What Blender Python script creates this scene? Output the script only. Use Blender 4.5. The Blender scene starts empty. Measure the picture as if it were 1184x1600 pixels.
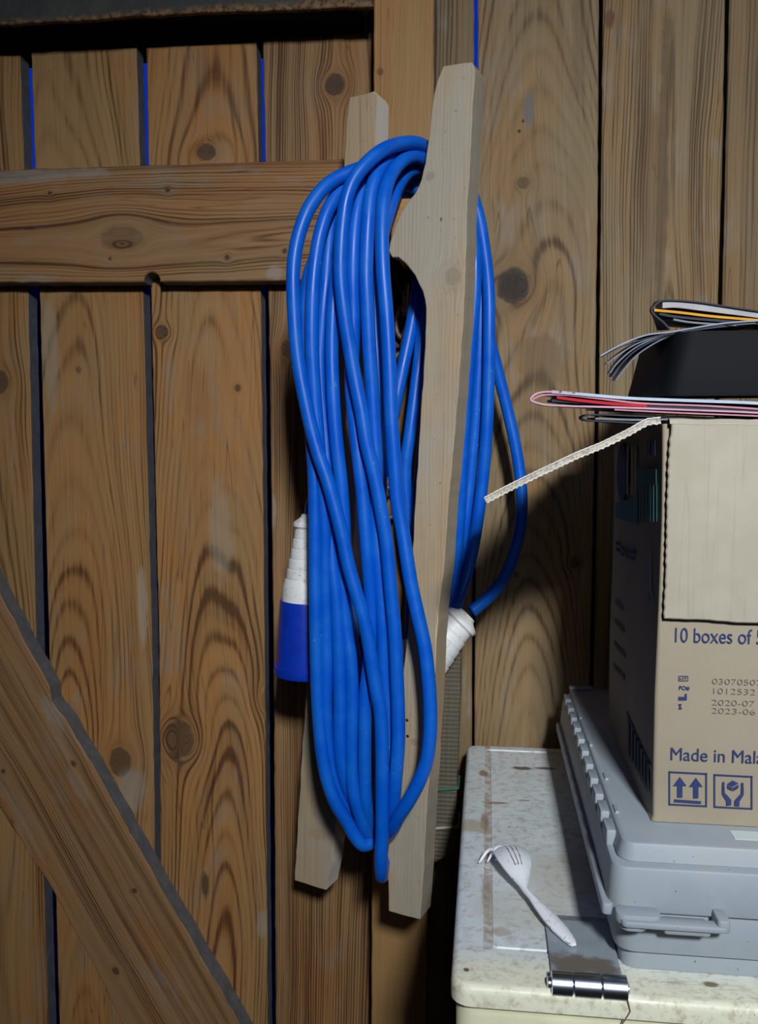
import bpy, bmesh, math, random
from mathutils import Vector, Matrix, noise

# ------------------------------------------------------------ camera, world, lights
S = bpy.context.scene
COL = S.collection
F = 1350.0
YAW, PITCH = math.radians(7.1), math.radians(4.05)
CAM = Vector((0, 0, 1.15))
cd = bpy.data.cameras.new('camera')
cam = bpy.data.objects.new('camera', cd)
COL.objects.link(cam)
cam.location = CAM
cam.rotation_euler = (math.pi / 2 - PITCH, 0, YAW)
cd.sensor_fit = 'VERTICAL'
cd.sensor_height = 36
cd.lens = F / 1600 * 36
cd.clip_start = 0.02
S.camera = cam
S.view_settings.view_transform = 'Standard'
S.view_settings.look = 'None'
S.view_settings.exposure = 0.0
S.view_settings.gamma = 1
S.view_settings.use_curve_mapping = False

W = bpy.data.worlds.new('sky')
S.world = W
W.use_nodes = True
W.node_tree.nodes['Background'].inputs[0].default_value = (0.004, 0.045, 0.72, 1)
W.node_tree.nodes['Background'].inputs[1].default_value = 0.5


def area(name, loc, target, sx, sy, power, color):
    l = bpy.data.lights.new(name, 'AREA')
    l.shape = 'RECTANGLE'
    l.size, l.size_y = sx, sy
    l.energy = power
    l.color = color
    o = bpy.data.objects.new(name, l)
    COL.objects.link(o)
    o.location = loc
    o.rotation_euler = (Vector(target) - Vector(loc)).to_track_quat('-Z', 'Y').to_euler()
    return o


# unseen key light, daylight through the window behind the camera, added overhead fill
lamp = area('key_light', (0.25, -.75, 1.78), (0.12, 0.8, 1.02), 0.13, 0.13, 4.9, (0.93, 0.98, 1.0))  # added key light out of view, aimed along the cast shadows
lamp.data.spread = math.radians(76)
area('window_daylight', (0.45, -2.3, 1.9), (0.0, 0.9, 1.1), 1.0, 0.7, 1.6, (0.90, 0.97, 1.0))
area('overhead_fill', (0.75, -0.35, 2.25), (0.15, 0.7, 0.9), 0.6, 0.5, 0.9, (0.80, 0.93, 1.0))  # unseen overhead fill, added to lift the freezer top

# ------------------------------------------------------------ helpers
FW = Vector((-math.sin(YAW) * math.cos(PITCH), math.cos(YAW) * math.cos(PITCH), -math.sin(PITCH)))
RT = Vector((math.cos(YAW), math.sin(YAW), 0))
UP = RT.cross(FW)


def ray(px, py):
    return FW + RT * ((px - 592) / F) + UP * (-(py - 800) / F)


def aY(px, py, Y):
    d = ray(px, py)
    return CAM + d * ((Y - CAM.y) / d.y)


def aZ(px, py, Z):
    d = ray(px, py)
    return CAM + d * ((Z - CAM.z) / d.z)


def aX(px, py, X):
    d = ray(px, py)
    return CAM + d * ((X - CAM.x) / d.x)


def aP(px, py, p0, n):
    d = ray(px, py)
    return CAM + d * ((p0 - CAM).dot(n) / d.dot(n))


WO = {}


def thing(name, label, cat, loc, group=None, kind=None):
    o = bpy.data.objects.new(name, None)
    COL.objects.link(o)
    o.empty_display_size = 0.03
    o.location = loc
    WO[o] = Vector(loc)
    tag(o, label, cat, group, kind)
    return o


def tag(o, label, cat=None, group=None, kind=None):
    if label:
        o['label'] = label
    if cat:
        o['category'] = cat
    if group:
        o['group'] = group
    if kind:
        o['kind'] = kind
    return o


def obj(name, bm, mats, parent=None, org=None, smooth=None, label=None):
    """bmesh in world coordinates -> one object whose origin is org"""
    if org is None:
        xs = [v.co for v in bm.verts]
        org = Vector(((min(c.x for c in xs) + max(c.x for c in xs)) / 2,
                      (min(c.y for c in xs) + max(c.y for c in xs)) / 2,
                      min(c.z for c in xs)))
    org = Vector(org)
    bmesh.ops.translate(bm, vec=-org, verts=bm.verts)
    bmesh.ops.recalc_face_normals(bm, faces=bm.faces)
    me = bpy.data.meshes.new(name)
    bm.to_mesh(me)
    bm.free()
    if not isinstance(mats, (list, tuple)):
        mats = [mats]
    for m in mats:
        me.materials.append(m)
    if smooth is not None:
        me.polygons.foreach_set('use_smooth', [True] * len(me.polygons))
        if smooth < 180:
            me.set_sharp_from_angle(angle=math.radians(smooth))
    o = bpy.data.objects.new(name, me)
    COL.objects.link(o)
    WO[o] = org
    if parent:
        o.parent = parent
        o.location = org - WO[parent]
    else:
        o.location = org
    if label:
        o['label'] = label
    return o


def box(bm, x0, x1, y0, y1, z0, z1, bev=0.0, seg=2, mi=0):
    r = bmesh.ops.create_cube(bm, size=1)
    vs = r['verts']
    for v in vs:
        v.co = Vector((x0 + (v.co.x + .5) * (x1 - x0), y0 + (v.co.y + .5) * (y1 - y0), z0 + (v.co.z + .5) * (z1 - z0)))
    es = list({e for v in vs for e in v.link_edges})
    fs = list({f for v in vs for f in v.link_faces})
    for f in fs:
        f.material_index = mi
    if bev > 0:
        bmesh.ops.bevel(bm, geom=es, offset=bev, segments=seg, profile=.5, affect='EDGES')


def rbox(bm, x0, x1, y0, y1, z0, z1, r, bev=0.001, n=5, taper=0.0):
    """box whose plan corners are rounded by r and whose rims are softened by bev"""
    def ring(ins, z):
        pts = []
        rr = max(r - ins, 1e-4)
        for cx, cy, a0 in ((x1 - ins - rr, y1 - ins - rr, 0), (x0 + ins + rr, y1 - ins - rr, 90),
                           (x0 + ins + rr, y0 + ins + rr, 180), (x1 - ins - rr, y0 + ins + rr, 270)):
            for k in range(n + 1):
                a = math.radians(a0 + 90 * k / n)
                pts.append(bm.verts.new((cx + rr * math.cos(a), cy + rr * math.sin(a), z)))
        return pts
    prof = [(bev + 0, z0), (bev * .3, z0 + bev * .3), (0, z0 + bev)]
    prof += [(taper, z1 - bev), (taper + bev * .3, z1 - bev * .3), (taper + bev, z1)]
    rings = [ring(i, z) for i, z in prof]
    for a, b in zip(rings, rings[1:]):
        for k in range(len(a)):
            bm.faces.new((a[k], a[(k + 1) % len(a)], b[(k + 1) % len(a)], b[k]))
    bm.faces.new(rings[0][::-1])
    bm.faces.new(rings[-1])


def densify(pts, step, jit=0.0, seed=0, closed=True):
    out = []
    n = len(pts)
    for i in range(n if closed else n - 1):
        a, b = Vector(pts[i]), Vector(pts[(i + 1) % n])
        L = (b - a).length
        k = max(1, int(L / step))
        nn = (b - a).normalized()
        for j in range(k):
            p = a.lerp(b, j / k)
            if jit and j > 0:
                w = noise.noise(p * 60 + Vector((seed, 0, 0))) + .5 * noise.noise(p * 260 + Vector((seed, 3, 0)))
                side = nn.cross(Vector((0, 1, 0)))
                p = p + side * w * jit
            out.append(p)
    if not closed:
        out.append(Vector(pts[-1]))
    return out


def prism(bm, pts, d, bev=0.0012, side_mat=0, front_mat=0):
    """solid with front outline pts (world, planar) pushed back by vector d; front rim chamfered"""
    d = Vector(d)
    c = sum(pts, Vector()) / len(pts)
    n = len(pts)
    dn = d.normalized()
    ins = []
    for i in range(n):
        a, b, p = pts[i - 1], pts[(i + 1) % n], pts[i]
        t = (b - a).normalized()
        s = t.cross(dn)
        if s.dot(c - p) < 0:
            s = -s
        ins.append(p + s * bev)
    # orientation of inset must be consistent: use polygon winding rather than the centroid
    ar = Vector()
    for i in range(n):
        ar += pts[i].cross(pts[(i + 1) % n])
    sg = 1 if ar.dot(dn) > 0 else -1
    ins = []
    for i in range(n):
        t = (pts[(i + 1) % n] - pts[i - 1]).normalized()
        ins.append(pts[i] + (dn.cross(t) * sg) * bev)
    r0 = [bm.verts.new(p) for p in ins]
    r1 = [bm.verts.new(p + dn * bev) for p in pts]
    r2 = [bm.verts.new(p + d) for p in pts]
    f = bm.faces.new(r0)
    f.material_index = front_mat
    fb = bm.faces.new(r2[::-1])
    fb.material_index = front_mat
    fs = [f, fb]
    for A, B, mi in ((r0, r1, front_mat), (r1, r2, side_mat)):
        for i in range(n):
            q = bm.faces.new((A[i], A[(i + 1) % n], B[(i + 1) % n], B[i]))
            q.material_index = mi
    bm.normal_update()
    bmesh.ops.triangulate(bm, faces=fs)


def catmull(pts, sub=8, closed=False):
    out = []
    n = len(pts)
    for i in range(n - 1):
        p0 = pts[max(i - 1, 0)]
        p1, p2 = pts[i], pts[i + 1]
        p3 = pts[min(i + 2, n - 1)]
        # centripetal
        def tj(t, a, b):
            return t + max((Vector(b) - Vector(a)).length, 1e-5) ** .5
        if p0 is p1:
            p0 = p1 + (p1 - p2)
        if p3 is p2:
            p3 = p2 + (p2 - p1)
        t0 = 0
        t1 = tj(t0, p0, p1)
        t2 = tj(t1, p1, p2)
        t3 = tj(t2, p2, p3)
        for k in range(sub):
            t = t1 + (t2 - t1) * k / sub
            A1 = p0 * ((t1 - t) / (t1 - t0)) + p1 * ((t - t0) / (t1 - t0))
            A2 = p1 * ((t2 - t) / (t2 - t1)) + p2 * ((t - t1) / (t2 - t1))
            A3 = p2 * ((t3 - t) / (t3 - t2)) + p3 * ((t - t2) / (t3 - t2))
            B1 = A1 * ((t2 - t) / (t2 - t0)) + A2 * ((t - t0) / (t2 - t0))
            B2 = A2 * ((t3 - t) / (t3 - t1)) + A3 * ((t - t1) / (t3 - t1))
            out.append(B1 * ((t2 - t) / (t2 - t1)) + B2 * ((t - t1) / (t2 - t1)))
    out.append(Vector(pts[-1]))
    return out


def tube(bm, path, r, sides=14, closed=False):
    n = len(path)
    rr = r if isinstance(r, (list, tuple)) else [r] * n
    T = []
    for i in range(n):
        if closed:
            t = path[(i + 1) % n] - path[i - 1]
        else:
            t = path[min(i + 1, n - 1)] - path[max(i - 1, 0)]
        T.append(t.normalized())
    u = T[0].orthogonal().normalized()
    rings = []
    for i in range(n):
        if i:
            u = (u - T[i] * u.dot(T[i]))
            if u.length < 1e-6:
                u = T[i].orthogonal()
            u.normalize()
        v = T[i].cross(u)
        rings.append([bm.verts.new(path[i] + (u * math.cos(2 * math.pi * k / sides) + v * math.sin(2 * math.pi * k / sides)) * rr[i]) for k in range(sides)])
    m = n if closed else n - 1
    for i in range(m):
        a, b = rings[i], rings[(i + 1) % n]
        for k in range(sides):
            bm.faces.new((a[k], a[(k + 1) % sides], b[(k + 1) % sides], b[k]))
    if not closed:
        bm.faces.new(rings[0][::-1])
        bm.faces.new(rings[-1])


def lathe(bm, base, axis, prof, sides=40):
    """prof: list of (distance along axis, radius)"""
    axis = Vector(axis).normalized()
    path = [Vector(base) + axis * max(h, -1) for h, _ in prof]
    u = axis.orthogonal().normalized()
    v = axis.cross(u)
    rings = [[bm.verts.new(p + (u * math.cos(2 * math.pi * k / sides) + v * math.sin(2 * math.pi * k / sides)) * r) for k in range(sides)]
             for p, (_, r) in zip(path, prof)]
    for a, b in zip(rings, rings[1:]):
        for k in range(sides):
            bm.faces.new((a[k], a[(k + 1) % sides], b[(k + 1) % sides], b[k]))
    bm.faces.new(rings[0][::-1])
    bm.faces.new(rings[-1])


def strip(bm, pts, t, y1, mi=0, tilt=0.0):
    """sheet: poly-line pts (world, all at about one Y) of thickness t, drawn back to y1 (number or list)"""
    n = len(pts)
    up = []
    for i in range(n):
        tt = (pts[min(i + 1, n - 1)] - pts[max(i - 1, 0)])
        nn = Vector((-tt.z, 0, tt.x)).normalized()
        up.append(nn * t / 2)
    yy = y1 if isinstance(y1, (list, tuple)) else [y1] * n
    R = []
    for s in (1, -1):
        for back in (0, 1):
            R.append([bm.verts.new(Vector(((pts[i] + up[i] * s).x, yy[i] if back else pts[i].y, (pts[i] + up[i] * s).z - (tilt * (yy[i] - pts[i].y) if back else 0)))) for i in range(n)])
    tf, tb, bf, bb = R
    for i in range(n - 1):
        for q in ((tf[i], tf[i + 1], tb[i + 1], tb[i]), (bf[i], bb[i], bb[i + 1], bf[i + 1]),
                  (tf[i], bf[i], bf[i + 1], tf[i + 1]), (tb[i], tb[i + 1], bb[i + 1], bb[i])):
            bm.faces.new(q).material_index = mi
    for i in (0, n - 1):
        bm.faces.new((tf[i], tb[i], bb[i], bf[i])).material_index = mi


# ------------------------------------------------------------ node helper
class G:
    def __init__(s, name, rough=.6, metal=0.0, spec=.5):
        s.m = bpy.data.materials.new(name)
        s.m.use_nodes = True
        s.t = s.m.node_tree
        s.b = s.t.nodes['Principled BSDF']
        s.b.inputs['Roughness'].default_value = rough
        s.b.inputs['Metallic'].default_value = metal
        s.b.inputs['Specular IOR Level'].default_value = spec
        tc = s.t.nodes.new('ShaderNodeTexCoord')
        s.obj = tc.outputs['Object']
        sx = s.t.nodes.new('ShaderNodeSeparateXYZ')
        s.t.links.new(s.obj, sx.inputs[0])
        s.x, s.y, s.z = [V(s, sx.outputs[i]) for i in range(3)]

    def math(s, op, *a, clamp=False):
        n = s.t.nodes.new('ShaderNodeMath')
        n.operation = op
        n.use_clamp = clamp
        for i, v in enumerate(a):
            if isinstance(v, V):
                s.t.links.new(v.s, n.inputs[i])
            else:
                n.inputs[i].default_value = v
        return V(s, n.outputs[0])

    def vec(s, x, y, z):
        n = s.t.nodes.new('ShaderNodeCombineXYZ')
        for i, v in enumerate((x, y, z)):
            if isinstance(v, V):
                s.t.links.new(v.s, n.inputs[i])
            else:
                n.inputs[i].default_value = v
        return n.outputs[0]

    def noise(s, vec, scale=1, detail=2, rough=.5, dist=0):
        n = s.t.nodes.new('ShaderNodeTexNoise')
        s.t.links.new(vec, n.inputs['Vector'])
        n.inputs['Scale'].default_value = scale
        n.inputs['Detail'].default_value = detail
        n.inputs['Roughness'].default_value = rough
        n.inputs['Distortion'].default_value = dist
        return V(s, n.outputs[0])

    def sm(s, v, lo, hi):
        n = s.t.nodes.new('ShaderNodeMapRange')
        n.interpolation_type = 'SMOOTHSTEP'
        s.t.links.new(v.s, n.inputs[0])
        n.inputs[1].default_value = lo
        n.inputs[2].default_value = hi
        return V(s, n.outputs[0])

    def mix(s, f, a, b, mode='MIX'):
        n = s.t.nodes.new('ShaderNodeMix')
        n.data_type = 'RGBA'
        n.blend_type = mode
        for v, i in ((f, 0), (a, 6), (b, 7)):
            if isinstance(v, V):
                s.t.links.new(v.s, n.inputs[i])
            elif isinstance(v, (int, float)):
                n.inputs[i].default_value = v
            else:
                n.inputs[i].default_value = (*v[:3], 1)
        return V(s, n.outputs[2])

    def color(s, c):
        if isinstance(c, V):
            s.t.links.new(c.s, s.b.inputs['Base Color'])
        else:
            s.b.inputs['Base Color'].default_value = (*c, 1)

    def set(s, name, v):
        if isinstance(v, V):
            s.t.links.new(v.s, s.b.inputs[name])
        else:
            s.b.inputs[name].default_value = v

    def bump(s, h, dist, strength=1):
        n = s.t.nodes.new('ShaderNodeBump')
        n.inputs['Distance'].default_value = dist
        n.inputs['Strength'].default_value = strength
        s.t.links.new(h.s, n.inputs['Height'])
        s.t.links.new(n.outputs[0], s.b.inputs['Normal'])


class V:
    def __init__(s, g, sock):
        s.g, s.s = g, sock

    def __add__(s, o): return s.g.math('ADD', s, o)
    __radd__ = __add__
    def __mul__(s, o): return s.g.math('MULTIPLY', s, o)
    __rmul__ = __mul__
    def __sub__(s, o): return s.g.math('SUBTRACT', s, o)
    def __rsub__(s, o): return s.g.math('SUBTRACT', o, s)
    def __truediv__(s, o): return s.g.math('DIVIDE', s, o)
    def __rtruediv__(s, o): return s.g.math('DIVIDE', o, s)
    def sin(s): return s.g.math('SINE', s)
    def sqrt(s): return s.g.math('SQRT', s)
    def pow(s, p): return s.g.math('POWER', s, p)
    def clamp(s): return s.g.math('ADD', s, 0.0, clamp=True)


def wood(name, org, ang=0.0, knots=(), pal=None, seed=0, uc=0.0, d=0.05, sl=0.03, freq=260, grey=0.35,
         contrast=1.0, stains=(), cracks=0.5, rough=.68, wob=0.006, ribs=0):
    """solid-wood shader: rings round a pith line near the board, bent round each knot.
    ang: grain direction, radians from +Z towards -X.  knots: (world point, radius, elongation, darkness)"""
    pal = pal or ((.105, .052, .022), (.27, .15, .066), (.36, .225, .115))
    g = G(name, rough, 0, .35)
    ca, sa = math.cos(ang), math.sin(ang)
    u = g.x * ca + g.z * sa
    v = g.z * ca - g.x * sa
    y = g.y
    w1 = g.noise(g.vec(u * 9, v * 2.2, seed * 3.7 + 1.0), 1, 1)
    w2 = g.noise(g.vec(u * 45, v * 11, seed * 1.3 + 5.0), 1, 1)
    uu = u + (w1 - .5) * (wob * 5) + (w2 - .5) * (wob * .6)
    km = None
    kc = None
    halo = None
    nk = g.noise(g.vec(u, v, seed), 70, 2)
    for (p, R, el, dk) in knots:
        q = Vector(p) - Vector(org)
        ku, kv = q.x * ca + q.z * sa, q.z * ca - q.x * sa
        dx = u - ku
        dz = (v - kv) * (1 / el)
        r2 = dx * dx + dz * dz
        flow = (R * R * 1.7) / (r2 + R * R * .35)
        uu = uu - dx * flow * 1.0
        rr = r2.sqrt() + (nk - .5) * (R * .45)
        m = 1.0 - g.sm(rr, R * .82, R * 1.04)
        m = m * dk
        h = (1.0 - g.sm(rr, R * .9, R * 2.3)) * (.55 * dk)
        rg = ((rr * (6.28 * 520)).sin() * .5 + .5) * m
        km = m if km is None else g.math('MAXIMUM', km, m)
        kc = rg if kc is None else g.math('MAXIMUM', kc, rg)
        halo = h if halo is None else g.math('MAXIMUM', halo, h)
    du = uu - uc
    dd = y + d + v * sl + (w1 - .5) * .02
    ring = (du * du + dd * dd).sqrt()
    rn = g.noise(g.vec(ring * 40, seed * 1.0, v * .5), 1, 2)
    ph = ring * (6.28 * freq * 1.35) + rn * 20
    s1 = ph.sin() * .5 + .5
    rs_ = g.noise(g.vec(ring * 90, seed + 9.0, v * 2.5), 1, 2)
    late = s1.pow(2.2) * (g.sm(rs_, .35, .65) * .8 + .2)
    band = g.noise(g.vec(ring * 150, seed + .5, v * 1.1), 1, 3, .6)
    fib = g.noise(g.vec(uu * 1000, y * 900, v * 16), 1, 3, .7)
    fib2 = g.noise(g.vec(uu * 300, y * 220, v * 5), 1, 4, .7)
    big = g.noise(g.vec(u * 13, seed * 2.2, v * 4.5), 1, 3, .6)
    blot = g.noise(g.vec(u * 32, seed * 5.2, v * 14), 1, 3, .6)
    t = (late * (.50 * contrast) + (1.0 - g.sm(band, .32, .66)) * (.42 * contrast) + (fib2 - .5) * 1.2 + .06).clamp()
    c = g.mix(t, pal[2], pal[1])
    c = g.mix((g.sm(t, .42, 1.0) * .85).clamp(), c, pal[0])
    # warm / cool patches of the weathered face
    warm = g.mix(1.0, c, (1.12, .92, .72), 'MULTIPLY')
    c = g.mix(g.sm(big, .38, .66), c, warm)
    gcol = g.mix(t, (.34, .29, .225), (.15, .125, .095))
    c = g.mix((g.sm(blot, .5, .72) * g.sm(big, .35, .7) * grey * 1.6).clamp(), c, gcol)
    c = g.mix(((fib - .5) * 1.3 + .3).clamp(), c, g.mix(1.0, c, (.72, .70, .68), 'MULTIPLY'))
    # dark checks along the grain
    ck = g.noise(g.vec(uu * 55, y * 55, v * 1.7 + seed), 1, 2)
    ckm = (1.0 - g.sm(g.math('ABSOLUTE', ck - .5), 0.0, .006)) * g.sm(big, .45, .6) * cracks
    c = g.mix(ckm.clamp(), c, (.02, .013, .008))
    speck = g.noise(g.vec(u, y, v * .7 + seed), 420, 1)
    c = g.mix((g.sm(speck, .74, .80) * .6).clamp(), c, (.03, .02, .014))
    if km is not None:
        c = g.mix((halo * .75).clamp(), c, g.mix(1.0, c, (1.25, 1.2, 1.15), 'MULTIPLY') if grey > .6 else g.mix(1.0, c, (.62, .5, .42), 'MULTIPLY'))
        kcol = g.mix(kc, (pal[0][0] * .35 + .012, pal[0][1] * .35 + .012, pal[0][2] * .5 + .010), (pal[0][0] * .8 + .02, pal[0][1] * .8 + .02, pal[0][2] + .018))
        c = g.mix((km * .85).clamp(), c, kcol)
    for (p, ru, rv, col, a) in stains:
        q = Vector(p) - Vector(org)
        ku, kv = q.x * ca + q.z * sa, q.z * ca - q.x * sa
        dx = (u - ku) * (1 / ru)
        dz = (v - kv) * (1 / rv)
        rr = (dx * dx + dz * dz).sqrt() + (blot - .5) * 1.5 + (nk - .5) * .6
        c = g.mix(((1.0 - g.sm(rr, .55, 1.15)) * a).clamp(), c, col)
    g.color(c)
    h = (fib * .35 + fib2 * .4 - late * .35 - ckm * 1.2)
    if ribs:
        h = h + (v * (6.28 * ribs) + w1 * 3).sin() * 1.0
    if km is not None:
        h = h + km * .5
    g.bump(h, .0006, .55)
    g.set('Roughness', (fib2 * .25 + rough - .12).clamp())
    return g.m


def plain(name, c, rough=.5, metal=0.0, spec=.5, var=.0, vs=60, bump=0.0, bs=300):
    g = G(name, rough, metal, spec)
    if var:
        n = g.noise(g.obj, vs, 4, .6)
        g.color(g.mix(g.sm(n, .3, .7), tuple(k * (1 - var) for k in c), tuple(min(1, k * (1 + var)) for k in c)))
    else:
        g.color(c)
    if bump:
        g.bump(g.noise(g.obj, bs, 3), bump, .6)
    return g.m


GREYEDGE = plain('weathered_sawn_edge', (.13, .13, .135), .85, var=.14, vs=90, bump=.0005)
PALG = ((.080, .032, .010), (.27, .140, .048), (.40, .235, .098))     # gate boards, golden brown
PALF = ((.058, .034, .015), (.190, .128, .062), (.29, .21, .115))     # fence boards, paler
PALR = ((.065, .026, .009), (.22, .112, .042), (.34, .20, .095))       # rail and brace
PALC = ((.20, .16, .115), (.345, .295, .225), (.41, .36, .285))         # bare new timber
PALP = ((.13, .062, .020), (.29, .155, .055), (.37, .215, .085))          # orange post

# ------------------------------------------------------------ room shell
shellwood = plain('shed_lining', (.045, .034, .024), .85, var=.3, vs=12)
conc = plain('concrete_floor', (.09, .085, .08), .9, var=.25, vs=9, bump=.001, bs=90)


def structure(name, bm, mat, label, cat):
    o = obj(name, bm, mat)
    return tag(o, label, cat, None, 'structure')


bm = bmesh.new(); box(bm, -1.9, 2.0, -2.6, 1.2, -0.1, 0)
structure('floor', bm, conc, 'grey concrete shed floor far below the gate', 'floor')
bm = bmesh.new()
for a in ((-1.9, 2.0, -2.6, -.75), (-1.9, 2.0, .1, 1.2), (-1.9, .3, -.75, .1), (1.2, 2.0, -.75, .1)):
    box(bm, a[0], a[1], a[2], a[3], 2.3, 2.36)
structure('ceiling', bm, shellwood, 'dark boarded shed ceiling above the doorway', 'ceiling')
bm = bmesh.new(); box(bm, -1.96, -1.9, -2.6, 1.2, 0, 2.3)
structure('wall_left', bm, shellwood, 'boarded shed wall to the left of the gate', 'wall')
bm = bmesh.new(); box(bm, 2.0, 2.06, -2.6, 1.2, 0, 2.3)
structure('wall_right', bm, shellwood, 'boarded shed wall to the right of the freezer', 'wall')
bm = bmesh.new()
box(bm, -1.9, -.1, -2.66, -2.6, 0, 2.3); box(bm, 1.0, 2.0, -2.66, -2.6, 0, 2.3)
box(bm, -.1, 1.0, -2.66, -2.6, 0, 1.5); box(bm, -.1, 1.0, -2.66, -2.6, 2.28, 2.3)
structure('wall_near', bm, shellwood, 'boarded shed wall with a window behind the viewer', 'wall')

# ------------------------------------------------------------ gate on the left
YB = .93      # face of gate boards
YR = .905     # face of ledge and brace


def board(name, parent, outline, Y, t, seed, knots=(), side=None, pxstep=.012, ang=0.0, jit=.0006, edge=GREYEDGE, bev=.0012, **kw):
    pts = [aY(x, y, Y) for x, y in outline]
    dp = densify(pts, pxstep, jit, seed)
    bm = bmesh.new()
    prism(bm, dp, (0, t, 0), bev=bev, side_mat=1)
    org = Vector(((min(p.x for p in pts) + max(p.x for p in pts)) / 2, Y, min(p.z for p in pts)))
    m = wood('wood_' + name + '_%d' % seed, org, ang, [(aY(kx, ky, Y), kr * Y / F, el, dk) for kx, ky, kr, el, dk in knots],
             seed=seed, **kw)
    return obj(name, bm, [m, edge], parent, org)


gate = thing('door_1', 'brown ledged and braced timber gate of vertical boards, left of the orange post', 'gate',
             (-.42, .93, .05), kind='structure')
GR = (.26, .24, .215)
BOT = 2350   # boards run on down to just above the floor


def dn(x0, y0, x1, y1, y):   # extend an edge line
    return x0 + (x1 - x0) * (y - y0) / (y1 - y0)


board('board', gate, [(-150, 88), (31, 86), (43, 445), (56, 1000), (78, 1700), (95, BOT), (-70, BOT)], YB, .02, 1,
      knots=[(0, 595, 16, 1.3, .9)], pal=PALG, uc=.02, d=.035, sl=.02, contrast=1.25,
      stains=[(aY(60, 1530, YB), .012, .05, GR, .15)])
board('board', gate, [(48, 80), (213, 74), (223, 445), (237, 1000), (247, 1700), (250, BOT), (118, BOT), (95, 1700), (76, 1000), (61, 445)], YB, .02, 2,
      knots=[(188, 1190, 21, 1.25, .85), (123, 578, 5, 1.2, .6)], pal=PALG, uc=-.03, d=.03, sl=.045, contrast=1.0,
      stains=[(aY(80, 560, YB), .010, .07, (.34, .29, .22), .5), (aY(222, 950, YB), .006, .05, (.40, .34, .26), .55),
              (aY(205, 1235, YB), .02, .03, (.30, .29, .25), .5), (aY(110, 370, YB), .03, .05, GR, .15)])
board('board', gate, [(228, 74), (400, 66), (407, 445), (413, 1000), (419, 1700), (422, BOT), (256, BOT), (253, 1700), (248, 1000), (235, 445)], YB, .02, 3,
      knots=[(280, 1155, 27, 1.25, .8), (253, 519, 11, 1.1, .9), (371, 606, 5, 1.2, .9), (322, 238, 17, .8, .9), (418, 1092, 12, 1.6, .4)],
      pal=PALG, uc=.012, d=.008, sl=.055, contrast=1.25,
      stains=[(aY(345, 830, YB), .014, .06, (.36, .30, .22), .45), (aY(320, 1385, YB), .006, .022, (.05, .03, .018), .8),
              (aY(308, 620, YB), .018, .04, (.27, .12, .05), .35), (aY(412, 1445, YB), .010, .02, (.32, .28, .22), .6),
              (aY(265, 600, YB), .008, .04, GR, .2)])
board('board', gate, [(410, 60), (600, 50), (600, BOT), (434, BOT), (431, 1700), (427, 1000), (419, 445)], YB, .02, 4,
      knots=[(523, 133, 16, 1.1, 1), (448, 545, 9, 1.6, .5)], pal=PALR, uc=.09, d=.03, sl=.03, contrast=1.5, freq=300,
      stains=[(aY(425, 800, YB), .006, .02, (.36, .31, .24), .5)])
# ledge with a small bite cut from its lower edge
notch = [(237 + 13 * math.cos(a), 440 - 15 * math.sin(a)) for a in [math.pi * k / 10 for k in range(11)]]
board('ledge', gate, [(-150, 271), (0, 265), (270, 257), (540, 248), (582, 247), (582, 437), (470, 438)] + notch + [(120, 441), (0, 441), (-150, 442)],
      YR, .025, 5, knots=[(190, 372, 20, 1.9, .35), (262, 296, 4, 1, 1), (355, 402, 4.5, 1, 1), (445, 392, 4, 1, 1), (78, 303, 4, 1, .7), (172, 404, 3, 1, .8)],
      pal=PALR, ang=math.pi / 2, uc=.045, d=.012, sl=.018, freq=210, contrast=1.35, grey=.5, jit=.0008,
      stains=[(aY(40, 275, YR), .008, .09, (.30, .29, .26), .5), (aY(430, 425, YR), .01, .012, (.33, .31, .28), .5)])
bang = math.atan2(.492, .870)
brace = [(-135, 700), (-85, 773), (-20, 888), (36, 1000), (62, 1044), (77, 1073), (80, 1096), (101, 1122), (162, 1227), (243, 1373), (365, 1584), (430, 1700), (430, 1760), (282, 1760),
         (190, 1600), (162, 1539), (81, 1389), (0, 1263), (-80, 1130), (-150, 1010)]
board('brace', gate, brace, YR, .025, 6, knots=[(115, 1193, 4, 1.3, .9), (210, 1392, 5, 1, .9), (181, 1517, 6, 1.3, .9), (5, 1205, 4, 1, .9)],
      pal=PALR, ang=bang, uc=-.014, d=.004, sl=.05, freq=290, contrast=1.15, grey=.5, jit=.002,
      stains=[(aY(120, 1225, YR), .009, .022, (.30, .24, .18), .35), (aY(85, 1120, YR), .01, .03, (.33, .30, .26), .4)])

# ------------------------------------------------------------ post and right-hand boarding
def single(name, kind, label, cat, *a, **k):
    o = board(name, None, *a, **k)
    tag(o, label, cat, None, kind)
    return o


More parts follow.
